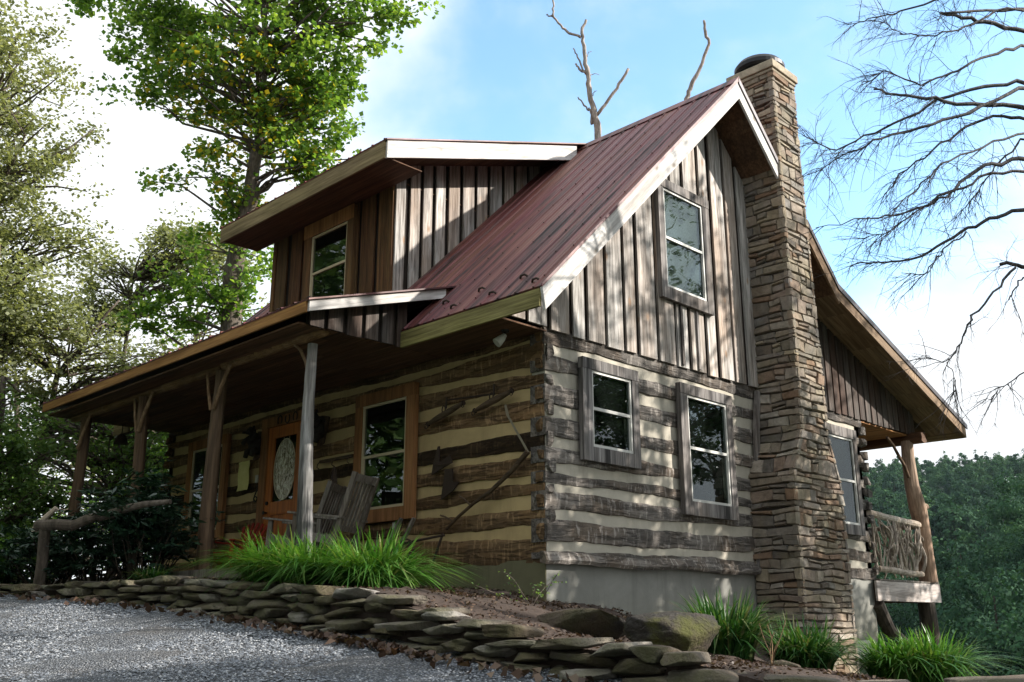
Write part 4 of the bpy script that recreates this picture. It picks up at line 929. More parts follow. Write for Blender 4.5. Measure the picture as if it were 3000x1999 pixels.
# second, far railing along the rear edge of the deck
tw = MB(); tw.tube(wig((.0, 10.72, 1.05), (-5, 10.72, 1.08), 8, .03), .045, 8, .1)
for i in range(40): 
    x0 = -rs.uniform(.1, 4.8); tw.tube(wig((x0, 10.72, .1), (x0+rs.uniform(-.4, .4), 10.72, 1.05), 6, .05), rs.uniform(.01, .02), 5, .1)
tw.build('rear_railing', M['twig'], cabin)
for x_ in (-4.5, -9): 
    mb = MB(); mb.tube([(x_, 10.5, -4.5), (x_, 10.45, 0), (x_, 10.4, 2.65)], .13, 10, .08); mb.build('porch_post', M['bark_dark'], cabin)

# ------------------------------------------------------------------ things on and by the porch
def small(name, label, cat, mb, mat, loc=(0, 0, 0), rz=0, group=None):
    o = mb.build(name, M[mat] if isinstance(mat, str) else mat); o.location = loc; o.rotation_euler = (0, 0, rz); return tag(o, label, cat, group)
# flood light under the eave
t_ = thing('flood_light', 'small round security lamp hanging under the mossy eave by the corner', 'lamp', (-.28, -.40, 2.72))
mb = MB(); mb.lathe([(.045, -.03), (.05, 0)], (0, 0, 0), 14); mb.tube([(0, 0, -.02), (0, -.01, -.08)], .012, 8); mb.build('mount', M['black'], t_)
mb = MB(); mb.tube([(.0, .0, -.06), (-.02, -.03, -.10), (-.05, -.07, -.15), (-.06, -.09, -.17)], [.025, .045, .06, .062], 16, 0, .5); mb.build('lamp_head', M['white'], t_)
# pan / round sheet hanging at the far porch corner
t_ = thing('round_bell', 'dark round bell hanging at the far end of the porch', 'bell', (-9.35, -1.1, 2.45))
mb = MB(); mb.tube([(0, 0, .26), (0, 0, .10)], .008, 6); mb.build('hook', M['black'], t_)
mb = MB(); mb.lathe([(.13, -.08), (.11, -.03), (.075, .06), (.03, .10)], (0, 0, 0), 20); mb.build('bell_body', M['rust'], t_)
# horseshoes
for i, x_ in enumerate((-5.66, -5.44, -5.22)):
    a_ = np.linspace(-.75*math.pi/1.0, .75*math.pi, 16)+(-math.pi/2 if i == 1 else math.pi/2)
    mb = MB(); mb.tube([(.058*math.cos(a), -.0, .075*math.sin(a)) for a in a_], .0105, 6)
    small('horseshoe', ['left end horseshoe over the orange door, oval and dark', 'middle horseshoe of the three over the orange door', 'horseshoe over the orange door closest to the silver post'][i], 'horseshoe', mb, 'rust', (x_, -.148, 2.405), 0, 'horseshoes over the door')
# paper sign
mb = MB(); N = 9; V = []
for i in range(N):
    for j in range(6):
        V.append((-.17+.34*j/5+.003*rs.randn(), -.01+.006*math.sin(i*1.1+j)-.012*(i in (0, N-1)), -.24+.48*i/(N-1)+.003*rs.randn()))
mb.add(V, [(i*6+j, i*6+j+1, (i+1)*6+j+1, (i+1)*6+j) for i in range(N-1) for j in range(5)], .5); mb.add(np.array(V)+(0, .006, 0), [(i*6+j, (i+1)*6+j, (i+1)*6+j+1, i*6+j+1) for i in range(N-1) for j in range(5)], .5)
small('paper_notice', 'yellowed curling paper notice pinned to the log wall left of the door', 'notice', mb, 'paper', (-6.76, -.085, 1.63))
# carved bears
def bear(x, label, flip):
    t_ = thing('carved_bear', label, 'carving', (x, -.06, 1.86), 0, 'carved bears on both sides of the door')
    P, F = rock_mesh(.12, .10, .20, 410+flip, 4, .2, .12); mb = MB(); mb.add(P+(0, -.12, .26), F.tolist(), .5)
    P, F = rock_mesh(.085, .09, .075, 412+flip, 3, .2, .1); mb.add(P+(-.05, -.18, .44), F.tolist(), .5)
    P, F = rock_mesh(.035, .05, .03, 413, 3, .3, .05); mb.add(P+(-.09, -.27, .42), F.tolist(), .5)
    for s_ in (-1, 1):
        P, F = rock_mesh(.028, .02, .028, 414, 3, .2, .05); mb.add(P+(-.05+s_*.06, -.16, .515), F.tolist(), .5)
        mb.tube([(s_*.09, -.15, .36), (s_*.13, -.22, .30), (s_*.08-.05, -.26, .24)], [.045, .04, .035], 8, .1, .5)
        mb.tube([(s_*.07, -.12, .14), (s_*.10, -.2, .10), (s_*.09, -.22, .02)], [.055, .05, .04], 8, .1, .5)
    mb.build('bear_body', M['blackfur'], t_, True)
    mb = MB(); mb.tube([(0, 0, .45), (0, -.05, .05), (0, -.1, -.02)], [.07, .06, .02], 8, .2, .5); mb.tube([(.02, -.12, .02), (.06, -.16, -.02), (.10, -.10, .03)], .014, 6, .1, .5); mb.build('branch_base', M['tool'], t_)
M['blackfur'] = plain('dark_carved_wood', (.022, .017, .013), .8, 0, 30, .5, .8)
bear(-6.33, 'dark carved bear clinging to the wall left of the orange door', 0)
bear(-4.52, 'dark carved bear on the wall just right of the silver post', 1)
mb = MB(); mb.box(-.035, .035, -.03, 0, -.06, .06); mb.box(-.02, .02, -.036, -.03, -.04, .01, .1)
small('doorbell', 'small pale doorbell box beside the orange door frame', 'doorbell', mb, 'white', (-6.27, -.11, 1.53))
mb = MB(); P = []
for a in np.linspace(0, 3.3*math.pi, 40): P.append((.012+.065*(1-a/(3.9*math.pi))*math.sin(a), -.03, -.10-.065*(1-a/(3.9*math.pi))*math.cos(a)+.0))
P = [(-.0, -.01, .15), (.03, -.03, .14), (.04, -.03, .09), (-.01, -.03, .02), (-.05, -.03, -.05)]+[(-.05+.058*(1-math.cos(a))*(1-a/16)+.0, -.03, -.06-.055*math.sin(a)*(1-a/12)) for a in np.linspace(.2, 7.5, 26)]
mb.tube(P, .011, 6); small('iron_scroll_hook', 'black iron scroll hook curling on the logs beside the door', 'hook', mb, 'black', (-6.34, -.06, 1.28))
# singletrees
def stree(x, z, ang, ln, label):
    t_ = thing('singletree', label, 'harness bar', (x, -.12, z), 0, 'old harness bars on the log wall')
    c, s_ = math.cos(ang), math.sin(ang); u = np.linspace(-1, 1, 11)
    mb = MB(); mb.tube([(c*a*ln/2, 0, s_*a*ln/2) for a in u], [.022+.022*(1-a*a) for a in u], 10, .08); mb.build('wooden_bar', M['tool'], t_)
    mb = MB()
    for e in (-1, 1):
        q = np.array((c*e*ln/2, 0, s_*e*ln/2)); mb.tube([q+(.028*math.cos(a), -.02, -.03+.034*math.sin(a)) for a in np.linspace(0, TAU, 13)], .006, 6)
        mb.tube([q*.94+(.0, 0, 0), q*1.0], .034, 10)
    mb.tube([(.032*math.cos(a), -.03+.0*a, .05+.05*math.sin(a)) for a in np.linspace(0, TAU, 13)], .008, 6); mb.tube([(.0, .01, .07), (.0, .02, .22)], .014, 6); mb.build('iron_ring', M['rust'], t_)
stree(-1.68, 1.93, math.atan2(.18, .70), .74, 'tilted wooden harness bar next to the big porch window')
stree(-.78, 1.96, math.atan2(.15, .66), .70, 'tilted wooden harness bar nearest the cabin corner')
mb = MB(); mb.tube([(-.44, 0, .03), (0, 0, .0), (.44, 0, -.03)], [.012, .014, .012], 8, .1); small('hanging_rod', 'thin dark rod on the wall linking the two harness bars', 'rod', mb, 'rust', (-1.22, -.09, 2.085))
# scythe
t_ = thing('old_scythe', 'old scythe with long crooked handle hung aslant on the log wall', 'scythe', (-.9, -.12, .85))
mb = MB(); mb.tube(np.array([(.72, 0, .40), (.45, 0, .20), (.1, -.02, -.02), (-.2, -.02, -.14), (-.5, 0, -.28), (-.72, 0, -.42)]), [.034, .032, .026, .022, .02, .018], 8, .1); mb.build('handle', M['tool'], t_)
for P in ([(-.60, 0, -.33), (-.68, -.06, -.27), (-.74, -.09, -.25)], [(-.25, -.02, -.16), (-.33, -.07, -.07), (-.38, -.09, -.04)]):
    mb = MB(); mb.tube(P, .013, 6); mb.build('grip', M['tool'], t_)
mb = MB(); mb.add([(.70, -.01, .41), (.75, -.01, .39), (.42, -.01, .86), (.36, -.01, 1.03), (.33, -.01, 1.02), (.36, -.01, .90)], [(0, 1, 2, 5), (5, 2, 3, 4)], .5)
mb.add(np.array([(.70, -.01, .41), (.75, -.01, .39), (.42, -.01, .86), (.36, -.01, 1.03), (.33, -.01, 1.02), (.36, -.01, .90)])+(0, .006, 0), [(0, 5, 2, 1), (5, 4, 3, 2)], .5); mb.build('blade', plain('old_blade_steel', (.30, .26, .20), .5, .6), t_)
# plough points
for i, (pts, lab) in enumerate([([(-.15, .0, -.10), (-.13, 0, .02), (-.05, 0, .27), (-.02, 0, .27), (-.02, 0, .06), (.22, 0, .12), (.27, 0, .02), (.08, 0, -.02)], 'rusty triangular plough blade hung just below the black log'),
                                ([(-.13, 0, -.22), (-.06, 0, .18), (.08, 0, .16), (.09, 0, .0), (.24, 0, -.02), (.10, 0, -.12)], 'rusty plough share with folded wing hung lower on the logs')]):
    mb = MB(); P = np.array(pts); P[:, 1] = -.03*np.abs(P[:, 0])*4; mb.prism(P, (0, .016, 0), .5); small('plough_blade', lab, 'plough blade', mb, 'rust', (-1.80 if i == 0 else -1.63, -.09, 1.25 if i == 0 else 1.03))
# hook rack with dried bunch
mb = MB(); mb.bar((-.42, 0, 0), (.42, 0, .0), .045, .035, (0, 1, 0))
for x_ in (-.38, 0, .38): mb.tube([(x_, -.02, 0), (x_, -.07, -.05), (x_+.02, -.09, -.10), (x_+.03, -.06, -.12)], .009, 6)
small('coat_hook_rail', 'dark wooden hook rail on the logs left of the big window', 'hook rail', mb, 'tool', (-4.15, -.08, 1.62))
mb = MB()
for i in range(90):
    a = rs.rand(3)*2-1; q = np.array((.09*a[0], -.05+.05*a[1], -.42+.26*a[2])); mb.tube(wig((0, -.03, .1), q, 4, .02), .003, 4)
    P, F = rock_mesh(.014, .014, .014, i, 1, .2, .1); mb.add(P+q, F.tolist())
small('dried_flower_bunch', 'dried brown flower bunch hanging from the hook rail', 'dried flowers', mb, 'litter', (-4.06, -.14, 1.40))

def rocker(x, y, rz, label):
    t_ = thing('rocking_chair', label, 'rocking chair', (x, y, -.05), rz, 'weathered rocking chairs on the porch')
    # local: faces +x, width along y
    hw = .29
    def b(name, *segs):
        mb = MB()
        for a, c, w_, th, up in segs: mb.bar(a, c, w_, th, up, None)
        return mb.build(name, M['rocker'], t_)
    for s_ in (-1, 1):
        mb = MB(); mb.tube([(-.55+1.02*f, s_*hw, .02+.12*(2*f-1.1)**2) for f in np.linspace(0, 1, 11)], .02, 6); mb.build('rocker', M['rocker'], t_)
        b('leg', ((.30, s_*hw, .04), (.26, s_*hw, .66), .045, .06, (1, 0, 0)))
        b('leg', ((-.20, s_*hw, .04), (-.56, s_*hw, 1.16), .045, .06, (1, 0, 0)))
        b('armrest', ((.36, s_*(hw+.01), .69), (-.42, s_*(hw+.01), .60), .085, .026, (0, 0, 1)))
        b('side_rail', ((.29, s_*hw, .44), (-.32, s_*hw, .31), .03, .10, (0, 0, 1)))
    b('seat', *[((.28-.065*i, -hw, .46-.014*i), (.28-.065*i, hw, .46-.014*i), .055, .018, (0, 0, 1)) for i in range(9)])
    b('backrest', ((-.545, -hw-.02, 1.10), (-.545, hw+.02, 1.10), .03, .10, (-.3, 0, 1)), ((-.33, -hw, .48), (-.33, hw, .48), .03, .07, (-.3, 0, 1)),
      *[((-.33, y_, .48), (-.535, y_, 1.08), .055, .014, (1, 0, .3)) for y_ in np.linspace(-.22, .22, 6)])
    b('stretcher', ((.285, -hw, .20), (.285, hw, .20), .03, .03, (0, 0, 1)), ((-.24, -hw, .18), (-.24, hw, .18), .03, .03, (0, 0, 1)))
rocker(-2.78, -1.15, math.radians(205), 'grey rocking chair in front of the big porch window, right of the silver post')
rocker(-3.72, -.95, math.radians(213), 'grey rocking chair half hidden behind the silver porch post')
def redchair(x, y, rz, label):
    t_ = thing('red_garden_chair', label, 'chair', (x, y, -.05), rz, 'red fan back chairs by the wall')
    def b(name, *segs):
        mb = MB()
        for a, c, w_, th, up in segs: mb.bar(a, c, w_, th, up, None)
        return mb.build(name, M['red'], t_)
    b('backrest', *[((-.22, y_*.45, .30), (-.42-.0*abs(y_), y_*1.15, .86-.55*abs(y_)**1.6), .055, .016, (1, 0, .3)) for y_ in np.linspace(-.24, .24, 6)])
    b('seat', *[((.26-.07*i, -.24, .36-.022*i), (.26-.07*i, .24, .36-.022*i), .06, .018, (0, 0, 1)) for i in range(8)])
    for s_ in (-1, 1):
        b('armrest', ((.28, s_*.30, .54), (-.34, s_*.28, .52), .10, .02, (0, 0, 1)))
        b('leg', ((.24, s_*.27, 0), (.24, s_*.27, .53), .07, .025, (1, 0, 0)))
        b('leg', ((.26, s_*.25, .34), (-.46, s_*.25, .02), .03, .08, (0, 0, 1)))
redchair(-6.0, -.62, math.radians(-80), 'red fan back chair beside the log wall, left of the orange door')
redchair(-4.72, -.42, math.radians(-95), 'red chair behind the silver post and rocking chairs')
# old cultivator against the wall
t_ = thing('old_cultivator', 'rusty hand plough with wooden handles leaning low on the log wall', 'plough', (-1.75, -.62, -.05))
mb = MB(); mb.bar((-.55, 0, .12), (-.28, .1, .62), .03, .05, (0, 1, 0)); mb.bar((-.45, .14, .12), (-.15, .2, .62), .03, .05, (0, 1, 0)); mb.build('handle', M['rocker'], t_)
mb = MB(); mb.tube([(-.55, 0, .15), (-.1, .04, .30), (.55, .1, .36)], .016, 6); mb.tube([(.52, .1, .38), (.35, .1, .05)], .016, 6); mb.tube([(-.05, .05, .30), (.02, .0, .05)], .02, 6); mb.tube([(.14*math.cos(a)-.05, .0, .20+.14*math.sin(a)) for a in np.linspace(0, TAU, 19)], .012, 6); mb.build('iron_frame', M['rust'], t_)
mb = MB(); mb.box(-.028, .028, -.012, 0, -.045, .045); small('outlet_cover', 'small grey outlet cover on the low logs under the big window', 'outlet', mb, 'white', (-2.75, -.065, .55))

# rail by the drive
t_ = thing('log_handrail', 'bent grey log handrail on one rough post at the left end of the stone wall', 'railing', tuple(np.array((-6.3, -3.75, -.5))))
base = np.array((-6.3, -3.75, -.5)); D0 = 12.75
ptop = spot(132, 1545, D0); pbot = spot(110, 1760, D0)
mb = MB(); mb.tube([pbot-base+(0, 0, -.15), (ptop+pbot)/2-base+(.02, 0, 0), ptop-base], [.085, .07, .075], 12, .12, .5); mb.build('post', M['bark'], t_)
mb = MB(); mb.tube([spot(a, b_, d)-base for a, b_, d in [(112, 1540, 12.8), (170, 1538, 12.6), (215, 1540, 12.5), (262, 1520, 12.4), (330, 1505, 12.3), (380, 1488, 12.2), (425, 1478, 12.1), (500, 1470, 12)]], [.075, .07, .066, .064, .06, .05, .04, .03], 12, .1, .8); mb.build('top_rail', M['bark'], t_)

# ------------------------------------------------------------------ grasses
def clump(name, label, x, y, z, R, H, n, mat, seed, droop=1.0, wdt=.012):
    r_ = np.random.RandomState(seed); K = 7
    a = r_.rand(n)*TAU; r0 = R*.55*np.sqrt(r_.rand(n)); bx, by = r0*np.cos(a), r0*np.sin(a)
    a2 = a+r_.randn(n)*.7; L = H*r_.uniform(.65, 1.35, n); sp = r_.uniform(.15, 1.0, n)*droop
    t = np.linspace(0, 1, K)[None]; out = L[:, None]*sp[:, None]*(.25*t+.75*t**2); up = L[:, None]*(t*(1.02)-.62*sp[:, None]*t**2.6)
    cx, cy = bx[:, None]+np.cos(a2)[:, None]*out, by[:, None]+np.sin(a2)[:, None]*out; cz = up
    bend = r_.rand(n) < .12; cz = np.where(bend[:, None] & (t > .55), cz-(t-.55)*L[:, None]*.9, cz)
    wv = wdt*r_.uniform(.6, 1.4, n)[:, None]*(1-t**2.2)*1.0+.0008
    tx, ty = -np.sin(a2)[:, None]*wv, np.cos(a2)[:, None]*wv
    V = np.stack([np.stack([cx-tx, cy-ty, cz], -1), np.stack([cx+tx, cy+ty, cz+.15*wv], -1)], 2).reshape(-1, 3)
    base_ = np.arange(n)[:, None]*K*2+np.arange(K-1)[None]*2
    F = np.stack([base_, base_+1, base_+3, base_+2], -1).reshape(-1, 4)
    o = link_mesh(name, V, F, np.repeat(r_.rand(n), K-1), M[mat], None, True, (x, y, z)); return tag(o, label, 'grass clump', 'grassy clumps along the stone wall')
clump('grass_clump', 'leftmost arching clump of the long bright grass row, around the silver post foot', -1.92, -2.40, -.32, .50, .58, 900, 'blade', 1, 1.45)
clump('grass_clump', 'arching bright green grass clump right of the silver post', -1.15, -2.42, -.38, .56, .58, 1100, 'blade', 2, 1.5)
clump('grass_clump', 'sunny arching grass clump at the right end of the long row', -.36, -2.22, -.44, .58, .62, 1200, 'blade', 3, 1.5)
clump('grass_clump', 'small dense grass tuft under the dark shrub', -3.75, -2.95, -.27, .26, .22, 330, 'blade_dark', 4, 1.1)
clump('grass_clump', 'upright dark green grass clump against the grey foundation', 2.45, -.15, float(bedz(2.45, -.15))-.02, .42, .60, 760, 'blade_dark', 6, 1.0)
clump('grass_clump', 'low spreading grass clump at the foot of the chimney corner', 2.95, .35, float(bedz(2.95, .35))-.02, .42, .50, 700, 'blade_dark', 7, 1.2)
clump('grass_clump', 'bright grass clump at the bottom right in front of the deck post', 3.98, .78, float(bedz(3.98, .78))+.03, .40, .48, 700, 'blade', 8, 1.2)
clump('grass_clump', 'grass tuft at the bottom edge right of the chimney base', 3.75, .55, float(bedz(3.75, .55))+.02, .40, .42, 600, 'blade', 9, 1.2)
clump('grass_clump', 'darkest grass tuft beside the left end of the stone wall', -7.6, -3.6, -.25, .6, .5, 600, 'blade_dark', 10, .8)
# leggy twigs by the corner and dry stalks on the right
mb = MB(); lv = []
for i in range(7):
    a = np.array((.9, -1.2, -.55)); b_ = a+(rs.uniform(-.7, .5), rs.uniform(-.3, .5), rs.uniform(.2, .45)); P = wig(a, b_, 7, .05); mb.tube(P, .003, 4)
    lv += [P[j]+rs.randn(3)*.02 for j in (2, 3, 4, 5, 6) for _ in range(3)]
tt_ = thing('wiry_shrub', 'thin wiry shrub with tiny leaves in front of the cabin corner', 'shrub', (0, 0, 0)); mb.build('stem', M['bark'], tt_)
lv = np.array(lv); V, F = leaves(lv, np.full(len(lv), .035), .3, .6); link_mesh('foliage', V, F, rs.rand(len(lv)), M['mid'], tt_)
for i, (px_, py_, d) in enumerate([(2830, 1995, 9.5), (2262, 1960, 8.2)]):
    mb = MB(); p = spot(px_, py_, d)
    for j in range(5): mb.tube(wig((0, 0, 0), (rs.uniform(-.12, .2), rs.uniform(-.1, .1), rs.uniform(.2, .42)), 6, .02), .004, 4)
    o = mb.build('dry_stalk', M['stick'], None, False, tuple(p)); tag(o, ['dry pale stalks at the right bottom edge before the forest', 'single dry pale stalk tuft between grass and chimney base'][i], 'dry plant')

# ------------------------------------------------------------------ trees
def crown_points(ells, n_cl, cl_r, n, seed, shell=.5):
    r_ = np.random.RandomState(seed); vol = np.array([e[3]*e[4]*e[5] for e in ells])**.75; vol /= vol.sum()
    C = []; 
    for i in range(n_cl):
        e = ells[r_.choice(len(ells), p=vol)]; d = r_.randn(3); d /= np.linalg.norm(d); q = r_.rand()**(shell)
        C.append(np.array(e[:3])+d*q*np.array(e[3:6]))
    C = np.array(C); w = r_.rand(n_cl)+.35; w /= w.sum(); idx = r_.choice(n_cl, n, p=w); d = r_.randn(n, 3); d /= np.linalg.norm(d, axis=1)[:, None]
    rr_ = cl_r*(.55+.9*r_.rand(n_cl))[idx]*r_.rand(n)**.45; P = C[idx]+d*rr_[:, None]*(1, 1, .62); return P, C
def limbs(mb, trunk, C, r0, seed, frac=.8, thin=.012):
    r_ = np.random.RandomState(seed); T = np.array(trunk)
    for c in C:
        if r_.rand() > frac: continue
        # start on the trunk below the clump
        cand = [k for k in range(len(T)) if T[k][2] < c[2]-.15*np.linalg.norm(c[:2]-T[k][:2])] or [0]
        k = min(cand, key=lambda j: np.linalg.norm(T[j]-c)+r_.rand()*.8); a = T[k]; L = np.linalg.norm(c-a); mid = (a+c)/2+r_.randn(3)*L*.07+(0, 0, L*.05)
        P = [a, (a*.6+mid*.4)+r_.randn(3)*L*.03, mid, (mid+c)/2+r_.randn(3)*L*.05, c]
        R = min(r0, .018+L*.011); mb.tube(P, np.linspace(R, thin, 5), 5, .1, .4, False)
def tree(name, label, cat, base, trunk, trad, ells, n_cl, cl_r, n, lsize, leafm, barkm='bark', seed=0, group=None, frac=.8, asp=.62, up=.45, shell=.5):
    base = np.array(base, float); t_ = thing(name, label, cat, tuple(base), 0, group)
    T = np.array(trunk, float)-base; n_t = len(T); u = np.linspace(0, n_t-1, n_t*4); Ti = np.stack([np.interp(u, range(n_t), T[:, k]) for k in range(3)], -1)
    Ti[1:-1] += rs.randn(len(Ti)-2, 3)*trad*.12
    mb = MB(); mb.tube(Ti, np.linspace(trad*1.15, trad*.15, len(Ti)), 12, .1, .5)
    E_ = [tuple(np.array(e[:3])-base)+tuple(e[3:]) for e in ells]; P, C = crown_points(E_, n_cl, cl_r, n, seed, shell)
    limbs(mb, Ti, C, trad*.5, seed, frac); mb.build('trunk', M[barkm], t_, True)
    V, F = leaves(P, lsize*rs.uniform(.6, 1.3, n), up, asp); link_mesh('crown', V, F, rs.rand(n), M[leafm], t_); return t_
def E(px_, py_, d, rx, ry, rz): return tuple(spot(px_, py_, d))+(rx, ry, rz)
# big tulip tree behind the dormer, 27 m out (about 1 cm per photo pixel)
d = 27.0; b0 = spot(660, 1500, d); b0[2] = float(terr(b0[0], b0[1])) if False else -2.6
tree('tulip_tree', 'tall tulip tree with big lobed leaves and yellow patches rising behind the dormer', 'tree', b0,
     [b0, spot(672, 1000, d), spot(690, 760, d), spot(735, 560, d), spot(762, 380, d), spot(770, 150, d), spot(775, -250, d)], .30,
     [E(760, 240, d, 2.6, 2.6, 1.6), E(520, 90, d, 1.7, 1.6, .8), E(300, 20, d, 1.1, 1, .45), E(390, 110, d, 1.0, 1, .55), E(440, 20, d, 1.2, 1, .5), E(430, 260, d, 1.1, 1, .5), E(985, 330, d, 1.1, 1.3, 1.7), E(880, 250, d, 1.5, 1.5, 1.6), E(920, 490, d, 1.7, 1.5, .95), E(1000, 60, d, 1.7, 1.5, .9), E(1190, 60, d, 1.0, 1, .55),
      E(640, 420, d, 1.1, 1.2, 1.0), E(690, 600, d, .7, .9, .7), E(800, -60, d, 4.0, 3.0, 1.2), E(560, 250, d, 1.3, 1.4, 1.0), E(610, 700, d, 1.3, 1.2, .7), E(520, 850, d, 1.3, 1.3, .8), E(450, 940, d, 1.1, 1.2, .6), E(700, 820, d, 1.2, 1.4, 1.3), E(475, 530, d, .45, .5, .25)],
     430, .52, 29000, .145, 'tulip', 'bark', 5, None, .55, .95, .35, .42)
def ground_at(p): return np.array([p[0], p[1], float(terr(p[0], p[1]))])
LT = 'trees left of the cabin'
def ltree(label, px_, d, toppy, lean, ells, n_cl, cl_r, n, ls, mat, seed, tr=.2, **kw):
    g = spot(px_, 1800, d); g = np.array([g[0], g[1], -2.4]); top = spot(px_+lean, toppy, d)
    mid = spot(px_+lean*.45, 1100, d)
    return tree('leafy_tree', label, 'tree', g, [g, spot(px_+lean*.12, 1560, d), mid, top], tr, ells, n_cl, cl_r, n, ls, mat, 'bark', seed, LT, **kw)
d = 21.
ltree('tall olive green tree filling the upper left edge of the photo', -160, d, -100, 120,
      [E(40, 250, d, 1.25, 1.5, 1.5), E(60, 560, d, 1.4, 1.5, 1.5), E(120, 700, d, 1.2, 1.4, .9), E(-150, 400, d, 2.2, 2.0, 3.5), E(0, 60, d, .9, 1.2, .5), E(230, 690, d, .55, .8, .45), E(180, 420, d, .7, .8, .9)], 260, .52, 23000, .105, 'olive', 11, .22)
ltree('lower bushy olive tree at the left edge below the tallest one', -60, 19., 700, 60,
      [E(20, 860, 19., 1.1, 1.3, 1.0), E(90, 950, 19., .65, 1, .6), E(-40, 1080, 19., 1.2, 1.3, 1.1)], 120, .46, 11000, .105, 'olive', 12, .15)
ltree('slim pale tree whose crown shows between the tulip tree and the left edge', 330, 30., 820, 60,
      [E(330, 790, 30., 1.0, 1.2, .7), E(300, 900, 30., 1.5, 1.4, .8), E(500, 760, 30., 1.6, 1.4, .9), E(640, 760, 30., 1.3, 1.3, .8), E(560, 700, 30., .9, 1, .5)], 150, .6, 11000, .13, 'olive', 13, .16)
ltree('leaning tree with a pale forked trunk left of the porch roof', 20, 20., 880, 330,
      [E(300, 1050, 20., 1.3, 1.3, .9), E(180, 1150, 20., 1.2, 1.2, 1.0), E(380, 1120, 20., 1.0, 1.2, .8), E(80, 1020, 20., 1.1, 1.2, .9), E(240, 960, 20., .8, 1, .6)], 150, .46, 4800, .10, 'olive', 14, .11)
ltree('dark leafy tree seen under the porch roof between the posts', 330, 19., 1150, 40,
      [E(330, 1330, 19., 1.2, 1.2, .9), E(200, 1300, 19., 1.1, 1.2, .9), E(420, 1440, 19., 1.1, 1.1, .8), E(100, 1240, 19., 1.0, 1, .8), E(460, 1290, 19., .9, 1, .9)], 140, .44, 4500, .10, 'mid', 15, .1)
ltree('sunlit tree seen through the gap between the porch posts and the log wall', 470, 24., 1200, 0,
      [E(450, 1360, 24., 1.0, 1.2, 1.1), E(380, 1250, 24., 1.1, 1.2, 1.0), E(480, 1480, 24., 1.2, 1.2, .8)], 90, .42, 6500, .11, 'bright', 16, .1)
ltree('pale slender leaning tree at the left edge above the handrail', -30, 17., 1150, 90,
      [E(30, 1340, 17., .8, 1, .7), E(90, 1450, 17., .7, .9, .45), E(-60, 1250, 17., 1.0, 1, .8)], 70, .34, 6500, .095, 'mid', 17, .09)
ltree('background tree filling the gap above the porch fascia', 560, 33., 900, 20,
      [E(560, 1000, 33., 2.0, 1.8, 1.3), E(420, 1080, 33., 2.2, 1.8, 1.4), E(250, 1180, 33., 2.2, 1.8, 1.6), E(120, 1350, 33., 2.4, 2, 1.6), E(350, 1400, 33., 2.6, 2, 1.4), E(690, 900, 33., 1.6, 1.6, 1.0)], 280, .75, 4200, .16, 'olive', 18, .16)
ltree('far left background tree low behind the handrail', 60, 30., 1200, -30,
      [E(60, 1480, 30., 2.0, 2.0, 1.3), E(220, 1560, 30., 2.0, 2.0, 1.1), E(-100, 1350, 30., 2.0, 2, 1.8), E(400, 1600, 30., 2.0, 2, 1.0)], 160, .7, 4500, .14, 'bright', 19, .14)
def shrub(name, label, cat, p, R, H, n, ls, mat, seed, asp=.5, stems=9, up=.3, whorl=False, group=None):
    r_ = np.random.RandomState(seed); t_ = thing(name, label, cat, tuple(p), 0, group); mb = MB(); C = []
    for i in range(stems*3):
        a = r_.rand()*TAU; q = R*math.sqrt(r_.rand()); h = H*r_.uniform(.35, 1.0)*(1-.35*(q/R)**2); C.append((q*math.cos(a), q*math.sin(a), h))
        mb.tube(wig((q*.25*math.cos(a), q*.25*math.sin(a), -.1), C[-1], 5, .04), np.linspace(.014, .005, 5), 5, .1, .5, False)
    mb.build('stem', M['bark_dark'], t_); C = np.array(C)
    if whorl:
        nw = n//9; pos = C[r_.randint(len(C), size=nw)]+r_.randn(nw, 3)*(.16, .16, .13); A = []; P = []
        for q in pos:
            a0 = r_.rand()*TAU
            for k in range(9):
                a = a0+TAU*k/9+r_.randn()*.15; v = np.array((math.cos(a), math.sin(a), r_.uniform(-.35, .15))); P.append(q+v*ls*.5); A.append(v)
        P = np.array(P); V, F = leaves(P, ls*r_.uniform(.8, 1.2, len(P)), .8, .26, .15, along=np.array(A)); nn_ = len(P)
    else:
        idx = r_.randint(len(C), size=n); P = C[idx]+r_.randn(n, 3)*(.17, .17, .13); V, F = leaves(P, ls*r_.uniform(.6, 1.3, n), up, asp); nn_ = n
    V[:, 2] = np.maximum(V[:, 2], 0.0)
    link_mesh('foliage', V, F, rs.rand(nn_), M[mat], t_); return t_
RG = 'dark rhododendrons in front of the porch'
shrub('rhododendron', 'dark rhododendron nearest the red chair, reaching up the third porch post', 'shrub', (-4.75, -2.55, -.25), .62, 1.25, 2600, .15, 'rhodo', 21, whorl=True, group=RG)
shrub('rhododendron', 'dark rhododendron in the middle of the shrub group under the handrail end', 'shrub', (-5.75, -2.75, -.25), .60, 1.15, 2600, .15, 'rhodo', 22, whorl=True, group=RG)
shrub('rhododendron', 'tallest dark rhododendron, between the two middle porch posts', 'shrub', (-5.35, -2.35, -.25), .50, 1.55, 2200, .15, 'rhodo', 23, whorl=True, group=RG)
shrub('rhododendron', 'dark rhododendron behind the rough handrail post', 'shrub', (-6.75, -3.0, -.25), .62, .95, 2400, .15, 'rhodo', 24, whorl=True, group=RG)
shrub('leafy_bush', 'bright green bush at the left edge behind the handrail post', 'shrub', (-9.3, -4.0, -.3), 1.1, 1.5, 9000, .085, 'bright', 25, stems=14)
shrub('leafy_bush', 'second green bush beyond the left end of the porch', 'shrub', (-11.2, -2.6, -.4), 1.2, 1.7, 9000, .09, 'mid', 26, stems=14)
